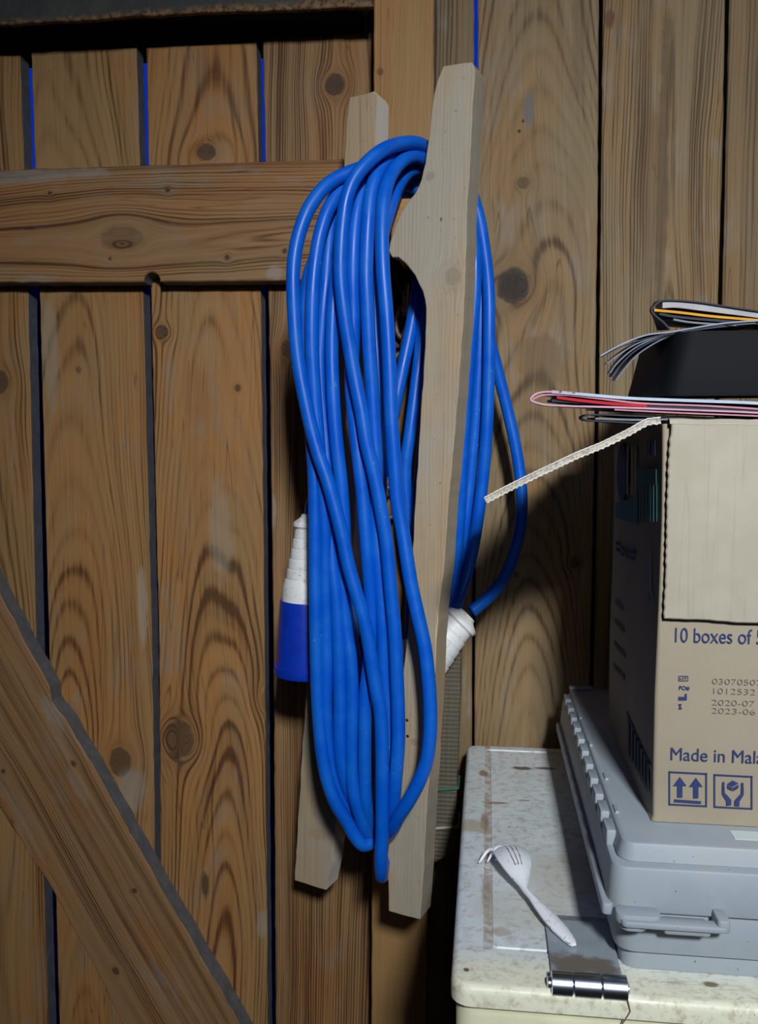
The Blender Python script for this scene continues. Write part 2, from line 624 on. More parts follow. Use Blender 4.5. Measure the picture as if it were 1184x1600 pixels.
single('trim_1', 'structure', 'orange-brown square timber post between gate and boarding', 'post',
       [(584, -60), (678, -60), (676, 700), (665, 1600), (655, BOT), (578, BOT), (580, 1600), (583, 700)], .885, .06, 7,
       knots=[(594, 112, 4, 1, .8)], pal=PALP, uc=.2, d=.08, sl=.01, contrast=.7, grey=.25, edge=plain('post_side', (.16, .13, .09), .8, var=.3, vs=40))
fw = thing('wall_back', 'pale brown vertical boarding of the shed wall behind the freezer', 'wall', (.3, .93, 0), kind='structure')
board('board', fw, [(612, -90), (741, -90), (737, 1150), (733, 2350), (612, 2350)], YB, .02, 8, pal=tuple(tuple(k * .8 for k in c) for c in PALF), uc=.06, d=.03, sl=.01, grey=.9)
board('board', fw, [(747, -90), (936, -90), (934, 300), (930, 600), (925, 900), (914, 1500), (900, 2350), (745, 2350), (741, 1150)], YB, .02, 9,
      knots=[(802, 447, 27, 1.1, 1), (817, 286, 9, 1.0, .55), (899, 880, 8, 1.0, .8), (806, 898, 4, 1.2, .8)],
      pal=PALF, uc=-.005, d=.03, sl=.06, freq=300, grey=.45, contrast=1.0,
      stains=[(aY(802, 447, YB), .016, .016, (.030, .018, .012), .85), (aY(817, 189, YB), .0015, .002, (.02, .015, .01), .9), (aY(811, 205, YB), .002, .002, (.02, .015, .01), .9), (aY(826, 170, YB), .006, .02, (.15, .14, .13), .9), (aY(835, 400, YB), .006, .10, (.16, .10, .05), .3),
              (aY(850, 560, YB), .03, .035, (.14, .09, .05), .5), (aY(905, 60, YB), .01, .06, (.13, .08, .04), .4)])
board('board', fw, [(943, -90), (1134, -90), (1130, 200), (1121, 500), (1105, 1000), (1060, 2350), (905, 2350), (922, 1400), (936, 600)], YB, .02, 10,
      knots=[], pal=PALF, uc=.012, d=.004, sl=.01, grey=.6, contrast=1.3, freq=280,
      stains=[(aY(1035, 300, YB), .006, .22, (.12, .07, .035), .7), (aY(1022, 300, YB), .012, .12, (.12, .07, .035), .4), (aY(952, 30, YB), .006, .01, (.12, .05, .03), .8)])
board('board', fw, [(1142, -90), (1420, -90), (1400, 2350), (1075, 2350), (1112, 1000), (1128, 475)], YB, .02, 11,
      knots=[], pal=tuple(tuple(k * .85 for k in c) for c in PALF), uc=-.05, d=.02, sl=.01, grey=.5, contrast=1.15)
bm = bmesh.new()
for x in (.101, .268):
    box(bm, x - .022, x + .022, .9515, .966, 0, 1.85)
obj('cover_strip', bm, plain('dark_strip', (.015, .012, .01), .9), fw)  # near-black strips behind the board gaps
bm = bmesh.new(); box(bm, .22, 2.0, .9515, .957, 0, 2.3); box(bm, -1.9, -.62, .93, .957, 0, 2.3)
box(bm, -.62, 2.0, .968, .98, 1.66, 2.3)
obj('backing', bm, shellwood, fw)

# steel lintel over the gate
g = G('rusty_painted_steel', .75, .0, .3)
n1 = g.noise(g.vec(g.x * 30, g.y * 30, g.z * 30), 1, 4, .7)
n2 = g.noise(g.obj, 160, 3, .7)
zz = g.z + (n1 - .5) * .018
c = g.mix(g.sm(n1, .4, .7), (.040, .044, .042), (.06, .06, .055))
c = g.mix(1.0 - g.sm(zz, .006, .014), c, g.mix(g.sm(n2, .35, .6), (.055, .022, .010), (.20, .12, .06)))
g.color(c); g.bump(n2, .0008, .8)
LINT = g.m
pts = [aY(-150, -60, .875), aY(583, -90, .875), aY(583, 10, .875), aY(300, 20, .875), aY(0, 38, .875), aY(-150, 46, .875)]
for p in pts[2:]:
    p.z += 0
bm = bmesh.new(); prism(bm, densify(pts, .01, .0012, 3), (0, .006, 0), bev=.0008)
ltl = obj('trim_2', bm, LINT, org=(pts[4].x, .875, (pts[2].z + pts[4].z) / 2 - .004))
tag(ltl, 'dark grey painted steel lintel with a rusty lower edge, over the gate', 'lintel', None, 'structure')
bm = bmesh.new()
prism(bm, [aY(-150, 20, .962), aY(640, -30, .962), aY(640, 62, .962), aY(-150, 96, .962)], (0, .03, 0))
head = obj('trim_3', bm, plain('head_rail_shade', (.012, .011, .010), .9))  # near-black colour stands in for the shadow above the boards
tag(head, 'head rail behind the tops of the gate boards, coloured black as shadow', 'rail', None, 'structure')
# garden wall outside, seen through the gaps
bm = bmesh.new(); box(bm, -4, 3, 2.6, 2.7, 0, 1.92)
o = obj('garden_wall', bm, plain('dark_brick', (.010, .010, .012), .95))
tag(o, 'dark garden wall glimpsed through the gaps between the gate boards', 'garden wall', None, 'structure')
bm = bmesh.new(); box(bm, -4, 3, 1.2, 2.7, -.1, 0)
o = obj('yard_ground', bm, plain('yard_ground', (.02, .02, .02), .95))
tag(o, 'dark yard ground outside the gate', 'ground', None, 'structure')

# ------------------------------------------------------------ cable holder
A18 = math.radians(18)
DV = Vector((math.sin(A18), math.cos(A18), 0))     # board thickness direction


def cleat(outline, Y0px, Y, t, seed, knots, pal, edge, **kw):
    p0 = aY(*Y0px, Y)
    pts = [aP(x, y, p0, DV) for x, y in outline]
    dp = densify(pts, .006, .0007, seed)
    bm = bmesh.new()
    prism(bm, dp, DV * t, bev=.0008, side_mat=1)
    org = Vector((p0.x, p0.y, min(p.z for p in pts)))
    kn = [(aP(kx, ky, p0, DV), kr * Y / F, el, dk) for kx, ky, kr, el, dk in knots]
    st = [(aP(x, y, p0, DV), a, b, c, s) for x, y, a, b, c, s in kw.pop('st', ())]
    m = wood('wood_cleat_%d' % seed, org, kw.pop('ang', 0), kn, seed=seed, pal=pal, stains=st, **kw)
    e = wood('wood_cleat_edge_%d' % seed, org, 0, (), seed=seed + 50, pal=edge, grey=.1, cracks=0, contrast=.6, uc=.1, d=.1)
    return obj('cleat', bm, [m, e], holder, org)


holder = thing('cable_holder', 'pale bare-timber cable holder with two hooked cleats, hung on the orange post', 'cable holder',
               (.0, .80, .86))
front = [(692, 103), (737, 97), (742, 110), (738, 160), (734, 250), (729, 330), (727, 420), (722, 520), (715, 620), (708, 700), (699, 800), (692, 900),
         (684, 960), (678, 1080), (672, 1180), (665, 1290), (660, 1380), (656, 1437), (630, 1431), (607, 1424), (606, 1380), (604, 1340), (611, 1290), (618, 1180), (628, 1060), (636, 990),
         (642, 900), (646, 820), (651, 740), (656, 660), (661, 580), (664, 520), (665, 480), (660, 455), (648, 430), (634, 412), (622, 402), (612, 402), (607, 392),
         (609, 378), (618, 350), (632, 322), (648, 302), (658, 280), (664, 255), (668, 225), (673, 180), (677, 150), (683, 125)]
cleat(front, (690, 700), .742, .026, 21, [(708, 432, 13, 1.1, .3), (672, 275, 7, 1, .3)], PALC, PALC,
      uc=.05, d=.05, sl=.02, contrast=.55, grey=.35, cracks=.25,
      st=[(689, 343, .0012, .0018, (.22, .07, .03), .9), (650, 1160, .006, .004, (.30, .13, .07), .5), (684, 1000, .003, .03, (.62, .50, .32), .7)])
back = [(546, 152), (584, 142), (589, 150), (588, 200), (583, 300), (572, 500), (560, 700), (549, 900), (540, 1050), (532, 1180), (524, 1290), (517, 1350), (509, 1391),
        (485, 1384), (460, 1376), (462, 1330), (467, 1250), (473, 1150), (481, 1040), (490, 930), (505, 740), (518, 560), (530, 380), (537, 260), (541, 190)]
cleat(back, (540, 700), .822, .026, 22, [], PALC, ((.55, .50, .44), (.66, .63, .58), (.74, .72, .68)),
      uc=-.03, d=.04, sl=.02, contrast=.6, grey=.3, cracks=.25, ang=0,
      st=[(500, 1305, .012, .006, (.34, .22, .10), .45), (470, 1240, .004, .03, (.28, .22, .14), .4)])
# arm that joins the cleats to the post; the cable hangs over it
armM = wood('wood_arm', (0, .8, 1.3), math.pi / 2, (), PALG, seed=31, d=.06, contrast=.6)
bm = bmesh.new()
a = aY(616, 325, .80); b = aY(700, 392, .80)
box(bm, a.x, b.x, .770, .8845, b.z, a.z, .002)
obj('arm', bm, armM, holder)
bm = bmesh.new()
a = aY(545, 345, .86); b = aY(650, 392, .86)
box(bm, a.x, b.x, .849, .8845, b.z, a.z, .002)
obj('cross_batten', bm, armM, holder)
# two screw heads in the front cleat
for (x, y) in ((636, 1125), (637, 1150)):
    p = aP(x, y, aY(690, 700, .742), DV)
    bm = bmesh.new(); lathe(bm, p + DV * .001, -DV, [(0, .0014), (.0015, .0014), (.0019, .0009)], 12)
    obj('screw', bm, plain('dark_screw', (.06, .06, .065), .4, .8), holder)

# sawn offcut hanging behind
off = [(640, 1000), (721, 1000), (719, 1100), (715, 1200), (713, 1280), (711, 1330), (682, 1347), (640, 1352)]
pts = [aY(x, y, .842) for x, y in off]
bm = bmesh.new(); prism(bm, densify(pts, .006, .0006, 5), (0, .03, 0), bev=.001)
org = Vector((pts[0].x, .842, pts[-1].z))
offm = wood('wood_rough_sawn', org, 0, (), ((.045, .038, .025), (.085, .074, .05), (.125, .11, .08)), seed=41, d=.05, contrast=.5, grey=.5, ribs=230, rough=.8)
oc = thing('sawn_offcut', 'grey-brown rough-sawn timber offcut tied with green twine, hanging behind the front cleat', 'timber offcut', (org.x + .03, .857, org.z))
obj('offcut_board', bm, offm, oc, org)
for (py, col, nm) in ((1236, (.03, .13, .09), 'green_twine'), (1296, (.34, .32, .27), 'pale_twine')):
    bm = bmesh.new()
    p = aY(640, py, .842); q = aY(714, py - 5, .842)
    lp = [Vector((p.x, .8405, p.z)), Vector((q.x, .8405, q.z)), Vector((q.x + .0012, .842, q.z)), Vector((q.x + .0012, .872, q.z)), Vector((q.x, .8735, q.z)), Vector((p.x, .8735, p.z)), Vector((p.x - .001, .872, p.z)), Vector((p.x - .001, .842, p.z))]
    tube(bm, densify(lp, .004), .0016, 8, True)
    obj('twine', bm, plain(nm, col, .8), oc, smooth=180, label=('green twine' if 'green' in nm else 'pale twine'))

# ------------------------------------------------------------ rusty chain and added shade plate on the post
rust = plain('rusty_iron', (.22, .16, .14), .5, .6, var=.45, vs=220, bump=.0006, bs=500)
chain = thing('chain', 'rusty iron chain hanging on the post behind the blue cable loops', 'chain', tuple(aY(632, 500, .868)))
cp = [(634, 470), (632, 505), (633, 540), (624, 575), (616, 610), (608, 645), (603, 680), (600, 715), (602, 750), (606, 785)]
for i, (x, y) in enumerate(cp):
    c0 = aY(x, y, .866)
    nx = cp[min(i + 1, len(cp) - 1)]
    pv = cp[max(i - 1, 0)]
    ax = (aY(*nx, .866) - aY(*pv, .866)).normalized()
    flat = Vector((0, 1, 0)) if i % 2 else Vector((0, 1, 0)).cross(ax)
    w = ax.cross(flat).normalized()
    ln, wd = .0155, .0085
    if i == 2:
        ln, wd = .0165, .0115
    pathc = []
    for k in range(24):
        a = 2 * math.pi * k / 24
        pathc.append(c0 + w * wd * math.cos(a) + ax * (ln * math.sin(a)))
    bm = bmesh.new(); tube(bm, pathc, .0026 if i != 2 else .0038, 10, True)
    obj('link', bm, rust, chain, smooth=180)
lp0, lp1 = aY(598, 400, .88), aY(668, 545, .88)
latch = thing('notch_shade', 'black plate added on the post as the deep shade behind the hook of the front cleat', 'latch', (lp0.x, .883, lp1.z))
blk = plain('shade_black', (.008, .008, .009), .45, .3, bump=.0006, bs=200)
bm = bmesh.new(); box(bm, lp0.x, lp1.x, .876, .885, lp1.z, lp0.z, .0015)  # black plate stands in for the deep shade behind the cleat notch
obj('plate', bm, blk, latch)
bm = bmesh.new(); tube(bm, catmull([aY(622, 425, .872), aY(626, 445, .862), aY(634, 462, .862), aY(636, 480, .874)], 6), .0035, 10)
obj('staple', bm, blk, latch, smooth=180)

# ------------------------------------------------------------ blue extension cable
cg = G('blue_cable_sheath', .36, 0, .35)
nb = cg.noise(cg.obj, 35, 3, .6)
nd = cg.noise(cg.obj, 260, 2, .5)
c = cg.mix(cg.sm(nb, .35, .7), (.001, .095, .57), (.003, .125, .60))
c = cg.mix((cg.sm(nd, .68, .75) * cg.sm(nb, .52, .66) * .55).clamp(), c, (.22, .25, .24))
cg.color(c)
cg.set('Roughness', cg.sm(nb, .2, .8) * .16 + .30)
CAB = cg.m
R0 = .0059


def P(l):
    return [aY(x, y, Y) for x, y, Y in l]


# return passes behind the front cleat, from the bottom up to the top arc
def ret(k):
    R = [
        [(604, 1320, .768), (632, 1280, .792), (660, 1150, .812), (676, 1030, .832), (705, 930, .838), (717, 820, .822), (722, 720, .815), (728, 619, .812), (736, 530, .808), (742, 450, .806), (741, 390, .806), (728, 320, .808), (700, 262, .802)],
        [(606, 1318, .772), (634, 1260, .80), (665, 1130, .824), (684, 1010, .845), (720, 925, .845), (736, 870, .835), (745, 820, .828), (754, 749, .825), (760, 677, .822), (763, 600, .82), (764, 520, .818), (763, 450, .818), (757, 393, .816), (744, 325, .812), (715, 262, .806)],
        [(604, 1312, .775), (630, 1240, .81), (660, 1120, .83), (680, 1010, .85), (712, 925, .852), (724, 840, .838), (733, 760, .836), (740, 690, .834), (744, 640, .832), (748, 570, .830), (750, 500, .828), (748, 420, .826), (735, 340, .82), (705, 275, .81)],
        [(600, 1300, .78), (622, 1240, .81), (640, 1100, .83), (655, 960, .83), (640, 830, .80), (633, 735, .797), (640, 680, .797), (649, 610, .80), (656, 550, .803), (662, 480, .805), (665, 420, .806), (690, 350, .815), (700, 300, .812)],
        [(596, 1300, .785), (612, 1200, .82), (616, 1060, .82), (606, 930, .81), (596, 830, .80), (594, 760, .795), (602, 703, .793), (616, 640, .795), (628, 580, .798), (639, 528, .802), (647, 485, .806), (656, 430, .81), (680, 360, .82), (690, 310, .815)],
        [(604, 1290, .785), (630, 1230, .815), (650, 1120, .835), (664, 980, .85), (672, 840, .84), (678, 700, .83), (690, 560, .83), (700, 440, .835), (706, 360, .828), (700, 300, .818)],
        [(602, 1285, .79), (622, 1220, .82), (640, 1120, .84), (650, 980, .85), (660, 840, .84), (668, 700, .83), (680, 560, .845), (690, 440, .845), (700, 360, .838), (694, 310, .825)],
        [(600, 1285, .79), (616, 1200, .83), (632, 1120, .85), (640, 980, .85), (650, 800, .835), (668, 640, .85), (700, 480, .85), (715, 380, .84), (705, 310, .83)],
        [(606, 1300, .78), (640, 1230, .82), (670, 1100, .84), (690, 980, .86), (706, 900, .855), (712, 760, .84), (710, 600, .835), (715, 470, .835), (720, 370, .83), (702, 290, .82)],
    ]
    return R[k]


fr = {
    'D': [(680, 240, .790), (668, 232, .780), (651, 224, .765), (624, 225, .745), (596, 236, .727), (571, 257, .718), (552, 282, .714), (541, 312, .712), (536, 345, .711), (533, 380, .710), (532, 430, .710), (537, 483, .711), (545, 536, .713), (554, 589, .714), (565, 645, .714), (572, 690, .714), (583, 735, .715), (594, 788, .716), (604, 850, .718), (611, 926, .718), (617, 992, .718), (620, 1058, .718), (622, 1110, .718), (622, 1163, .718), (618, 1215, .720), (614, 1262, .728), (608, 1300, .742)],
    'G': [(672, 254, .792), (655, 243, .785), (638, 236, .775), (618, 241, .758), (600, 254, .742), (587, 277, .732), (579, 305, .727), (575, 348, .724), (573, 390, .723), (572, 436, .722), (574, 483, .723), (577, 547, .725), (581, 605, .727), (584, 655, .728), (587, 710, .729), (588, 770, .730), (588, 830, .730), (592, 904, .730), (598, 970, .730), (601, 1058, .730), (606, 1121, .731), (606, 1200, .733), (604, 1260, .745)],
    'I': [(676, 262, .786), (663, 250, .778), (645, 245, .765), (624, 256, .746), (608, 280, .731), (600, 310, .722), (597, 348, .717), (597, 390, .714), (599, 432, .712), (603, 480, .711), (606, 525, .711), (609, 589, .711), (611, 645, .711), (614, 690, .711), (617, 735, .711), (621, 785, .711), (629, 830, .711), (634, 862, .710), (642, 912, .709), (653, 963, .708), (663, 1009, .707), (669, 1058, .706), (672, 1110, .706), (671, 1155, .706), (666, 1190, .707), (654, 1222, .708), (639, 1250, .711), (623, 1275, .717), (612, 1297, .730)],
    'J': [(672, 270, .800), (657, 263, .792), (640, 268, .780), (626, 284, .765), (615, 308, .750), (603, 345, .742), (594, 382, .739), (588, 420, .738), (586, 462, .738), (587, 525, .738), (590, 568, .738), (592, 640, .740), (590, 720, .742), (586, 800, .744), (584, 900, .744), (586, 1000, .744), (592, 1120, .745), (594, 1210, .748), (594, 1265, .758)],
    'H': [(668, 275, .806), (650, 266, .80), (625, 262, .785), (602, 268, .762), (582, 278, .747), (569, 290, .738), (560, 318, .731), (555, 348, .728), (552, 390, .726), (551, 436, .726), (552, 490, .728), (551, 545, .729), (549, 600, .729), (554, 661, .728), (560, 714, .727), (567, 777, .727), (571, 830, .727), (575, 882, .728), (579, 930, .730), (580, 975, .732), (577, 1030, .731), (571, 1085, .730), (570, 1142, .729), (570, 1205, .730), (572, 1258, .734), (580, 1292, .750)],
    'F': [(660, 300, .815), (640, 290, .81), (610, 285, .795), (580, 292, .77), (558, 308, .750), (543, 345, .740), (532, 400, .733), (524, 440, .730), (520, 483, .729), (518, 547, .728), (520, 610, .727), (523, 660, .727), (527, 703, .727), (533, 756, .728), (537, 815, .729), (538, 880, .730), (537, 940, .730), (541, 985, .730), (547, 1025, .729), (550, 1080, .729), (549, 1142, .729), (549, 1205, .730), (553, 1240, .731), (562, 1272, .735), (572, 1298, .742), (582, 1305, .755)],
    'B': [(665, 285, .81), (645, 278, .805), (612, 272, .79), (575, 275, .768), (550, 281, .748), (533, 296, .738), (514, 325, .730), (501, 362, .726), (493, 405, .724), (489, 445, .723), (487, 490, .722), (487, 540, .722), (490, 595, .723), (494, 655, .724), (499, 720, .725), (505, 785, .726), (508, 840, .727), (508, 900, .728), (509, 970, .729), (510, 1036, .729), (509, 1100, .729), (511, 1150, .731), (518, 1200, .734), (530, 1237, .740), (550, 1265, .748), (572, 1288, .762)],
    'E': [(662, 292, .82), (640, 283, .815), (600, 280, .798), (560, 290, .775), (535, 315, .755), (518, 350, .745), (512, 400, .740), (509, 440, .739), (505, 480, .738), (502, 520, .738), (500, 560, .738), (502, 615, .738), (507, 665, .738), (511, 720, .737), (514, 780, .734), (517, 840, .731), (520, 890, .729), (525, 935, .728), (528, 980, .728), (530, 1040, .728), (531, 1100, .728), (531, 1160, .729), (534, 1195, .731), (541, 1225, .736), (551, 1252, .744), (568, 1278, .760)],
    'C': [(655, 305, .825), (630, 300, .82), (590, 305, .80), (550, 325, .775), (520, 355, .760), (497, 395, .752), (483, 430, .745), (477, 480, .738), (478, 540, .733), (482, 610, .729), (487, 680, .727), (491, 745, .726), (492, 810, .726), (492, 880, .726), (493, 960, .726), (495, 1060, .726), (498, 1120, .726), (503, 1175, .727), (512, 1222, .728), (526, 1258, .730), (543, 1285, .734), (554, 1306, .736), (567, 1320, .739), (580, 1316, .745), (592, 1300, .760)],
    'A': [(668, 262, .797), (650, 254, .79), (620, 252, .77), (590, 258, .752), (565, 263, .741), (545, 270, .734), (522, 281, .728), (503, 297, .722), (484, 323, .717), (470, 356, .714), (462, 388, .712), (458, 425, .711), (459, 483, .711), (463, 540, .711), (469, 585, .711), (476, 622, .711), (486, 668, .711), (497, 708, .711), (512, 752, .711), (524, 795, .711), (534, 835, .711), (544, 882, .711), (558, 932, .711), (572, 983, .712), (581, 1036, .713), (588, 1080, .714), (594, 1110, .715), (597, 1184, .716), (597, 1248, .717), (597, 1300, .718), (595, 1345, .721), (596, 1368, .730), (597, 1364, .744), (599, 1346, .758)],
}
order = [('A', 0), ('D', 3), ('G', 5), ('I', 4), ('J', 8), ('H', 6), ('F', 7), ('B', 2), ('E', 1)]
tail = [(737, 955, .832), (748, 946, .836), (762, 934, .842), (786, 905, .855), (803, 864, .865), (813, 821, .87), (815, 778, .872), (811, 732, .873), (803, 686, .873), (791, 634, .872), (777, 578, .868), (766, 534, .862), (757, 480, .852), (748, 420, .84), (738, 350, .826), (712, 290, .812)]
path = list(tail)
for k, (f, r) in enumerate(order):
    path += fr[f]
    path += ret(r)
path += fr['C'][:-1] + [(592, 1290, .775), (585, 1200, .80), (560, 1050, .80), (532, 900, .79), (514, 790, .786), (503, 768, .788), (493, 774, .79), (487, 788, .79), (485, 803, .790)]
cable_root = thing('extension_cable', 'coiled blue extension cable with white and blue plug ends, hung over the pale timber holder', 'extension cable',
                   tuple(aY(600, 1370, .73)))
bm = bmesh.new()
tube(bm, catmull(P(path), 7), R0, 16)
obj('cable', bm, CAB, cable_root, smooth=180)

gw = G('grubby_white_plastic', .5, 0, .5)
nz = gw.noise(gw.obj, 120, 4, .7)
n3 = gw.noise(gw.obj, 420, 2, .6)
gw.color(gw.mix((gw.sm(nz, .52, .75) * .6 + gw.sm(n3, .64, .72) * .5).clamp(), (.80, .80, .80), (.34, .27, .20)))
WHT = gw.m
BLU = plain('blue_plug_plastic', (.004, .035, .42), .33, var=.12, vs=80)


def connector(name, base, axis, s, label, bodylen=.066, rs=1.0):
    axis = Vector(axis).normalized()
    bm = bmesh.new()
    prof = [(0, .0065), (.0005, .0085), (.003, .0095), (.0075, .0165), (.009, .0172), (.0115, .0172), (.0125, .0155), (.0135, .0150)]
    r, h = .0152, .0145
    for k in range(5):
        prof += [(h, r), (h + .0072, r + .0009), (h + .0078, r + .0003), (h + .0083, r + .0013)]
        h += .0092
        r += .0018
    prof += [(h, r + .0002), (h + .006, r + .0024), (h + .022, r + .0032)]
    hb = h + .022
    lathe(bm, base, axis, [(a * s, b * s * rs) for a, b in prof])
    root = obj(name, bm, WHT, cable_root, smooth=40, label=label)
    bm = bmesh.new()
    R = r + .0045
    bp = [(hb - .003, R - .003), (hb - .003, R), (hb - .001, R + .0005), (hb + bodylen - .009, R + .0028), (hb + bodylen - .0085, R + .0052), (hb + bodylen - .001, R + .0056), (hb + bodylen, R + .005), (hb + bodylen, R + .002),
          (hb + bodylen - .03, R + .001), (hb + bodylen - .031, .001)]
    lathe(bm, base, axis, [(a * s, b * s * rs) for a, b in bp])
    obj('shroud', bm, BLU, root, smooth=40, label='blue plastic shroud')
    bm = bmesh.new()
    u = axis.orthogonal().normalized()
    v = axis.cross(u)
    for k in range(3):
        a = k * 2.0944
        c0 = Vector(base) + axis * ((hb + bodylen - .032) * s) + (u * math.cos(a) + v * math.sin(a)) * .010 * s
        lathe(bm, c0, axis, [(0, .0024 * s), (.022 * s, .0024 * s), (.024 * s, .0015 * s)], 10)
    obj('contact_pins', bm, plain('brass_pin', (.6, .45, .2), .3, 1), root)
    return root


b0 = aY(484, 803, .790); b1 = aY(484, 1055, .790)
L1 = (b1 - b0).length
connector('plug', b0, (b1 - b0) + Vector((-.004, 0, 0)), L1 / .150, 'white and blue plug end on the left of the coil', rs=.87)
b0 = aY(731, 960, .826)
b1 = aY(640, 1052, .812)
connector('socket', b0, b1 - b0, .98, 'white and blue socket end tucked behind the front cleat', rs=1.08)

# ------------------------------------------------------------ chest freezer
ZF = .8404
fx0, fy0, fy1 = -.0185, .483, .90
fz = thing('chest_freezer', 'old cream chest freezer with a stained lid, below the cable holder', 'freezer', (.4, .69, 0))
gm = G('stained_cream_enamel', .38, 0, .5)
org = Vector((.4, .69, ZF - .014))


def blob(g, col, p, rx, ry, c, a, nz, amp=.9):
    q = Vector(p) - org
    dx = (g.x - q.x) * (1 / rx)
    dy = (g.y - q.y) * (1 / ry)
    rr = (dx * dx + dy * dy).sqrt() + (nz - .5) * amp * 2
    return g.mix(((1.0 - g.sm(rr, .6, 1.1)) * a).clamp(), col, c)


nA = gm.noise(gm.obj, 30, 4, .65)
nB = gm.noise(gm.obj, 140, 4, .7)
nC = gm.noise(gm.obj, 500, 2, .6)
nS = gm.noise(gm.vec(gm.x * 50 + gm.y * 12, gm.y * 420, 0), 1, 3, .7)
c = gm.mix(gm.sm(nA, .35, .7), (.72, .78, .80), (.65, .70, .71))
c = gm.mix(1.0 - gm.sm(gm.y + (nA - .5) * .03, .494 - org.y, .528 - org.y), c, (.80, .79, .62))   # cream-yellow towards the front edge
gv = gm.sm(gm.x, .0004 - org.x, .0010 - org.x) * (1.0 - gm.sm(gm.x, .0058 - org.x, .0064 - org.x)) * gm.sm(gm.y, .520 - org.y, .523 - org.y)
c = gm.mix((gv * (gm.sm(nB, .30, .62) * .6 + .12)).clamp(), c, (.34, .24, .17))
c = gm.mix((gm.sm(nB, .46, .70) * .55).clamp(), c, (.36, .27, .17))
c = gm.mix((gm.sm(nS, .52, .66) * gm.sm(nA, .42, .60) * .45).clamp(), c, (.34, .27, .19))
c = gm.mix((gm.sm(nC, .71, .76) * gm.sm(nA, .45, .6) * .9).clamp(), c, (.05, .03, .025))
RU = (.11, .045, .03)
for (x, y, rx, ry, cc, a) in ((815, 1200, .012, .005, RU, .9), (852, 1200, .012, .004, RU, .85), (775, 1254, .012, .003, (.28, .16, .09), .8), (817, 1250, .006, .002, (.30, .18, .11), .7),
                              (755, 1208, .005, .009, (.22, .10, .06), .8), (757, 1285, .004, .022, (.25, .13, .08), .7), (735, 1290, .016, .014, (.42, .36, .22), .7),
                              (760, 1395, .004, .03, (.30, .22, .17), .6), (783, 1455, .008, .006, (.38, .31, .20), .6), (905, 1368, .05, .04, (.46, .40, .30), .45), (820, 1420, .04, .03, (.50, .46, .34), .4),
                              (1110, 1538, .006, .003, (.16, .10, .05), .9), (729, 1515, .002, .002, RU, .9)):
    c = blob(gm, c, aZ(x, y, ZF), rx, ry, cc, a, nB)
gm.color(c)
gm.bump(nB, .0003, .4)
gm.set('Roughness', gm.sm(nA, .3, .7) * .25 + .30)
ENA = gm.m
# lid: lipped outer shell with a shallow sunken panel outlined by a groove
bm = bmesh.new()
px0 = aZ(749, 1172, ZF).x; px1 = aZ(766, 1172, ZF).x
gx0, gx1 = .0005, .0062
gy0, gy1 = .521, .885


def lidring(x0, x1, y0, y1, r, z, n=6):
    out = []
    for cx, cy, a0 in ((x1 - r, y1 - r, 0), (x0 + r, y1 - r, 90), (x0 + r, y0 + r, 180), (x1 - r, y0 + r, 270)):
        for k in range(n + 1):
            a = math.radians(a0 + 90 * k / n)
            out.append(bm.verts.new((cx + r * math.cos(a), cy + r * math.sin(a), z)))
    return out


X1 = .82
H = .0135
rs = [lidring(fx0 + .002, X1 - .002, fy0 + .002, fy1 - .002, .010, ZF - H), lidring(fx0, X1, fy0, fy1, .012, ZF - H + .001), lidring(fx0, X1, fy0, fy1, .012, ZF - .0050)]
for k in range(1, 6):
    a = math.pi / 2 * k / 5
    i = .0045 * (1 - math.cos(a))
    rs.append(lidring(fx0 + i, X1 - i, fy0 + i, fy1 - i, max(.012 - i, .002), ZF - .0050 + .0050 * math.sin(a)))
for (ix, iy, dz) in ((.019, .0385, 0), (.0195, .0390, -.0009), (.0245, .0425, -.0012), (.0252, .0432, -.0003)):
    ib = .014 if iy == .0385 else .014 + (iy - .0385)
    rs.append(lidring(fx0 + ix, X1 - ix, fy0 + iy, fy1 - ib, .003, ZF + dz))
for A, B in zip(rs, rs[1:]):
    for k in range(len(A)):
        bm.faces.new((A[k], A[(k + 1) % len(A)], B[(k + 1) % len(A)], B[k]))
bm.faces.new(rs[-1]); bm.faces.new(rs[0][::-1])
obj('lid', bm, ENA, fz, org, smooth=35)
bm = bmesh.new(); rbox(bm, fx0 + .003, X1 - .002, fy0 + .003, fy1 - .002, .03, ZF - .0165, .014, .004)
body_m = plain('cream_enamel_body', (.70, .68, .48), .35, var=.08, vs=20)
obj('body', bm, body_m, fz, smooth=35)
bm = bmesh.new(); rbox(bm, fx0 + .008, X1 - .008, fy0 + .008, fy1 - .006, ZF - .0168, ZF - .0133, .012, .0003)
obj('seal', bm, plain('dark_rubber_seal', (.03, .03, .03), .7), fz)
footm = plain('black_foot', (.02, .02, .02), .7)
for sx in (0.01, .76):
    for sy in (.51, .84):
        bm = bmesh.new(); box(bm, sx, sx + .04, sy, sy + .04, 0, .032)
        obj('foot', bm, footm, fz)
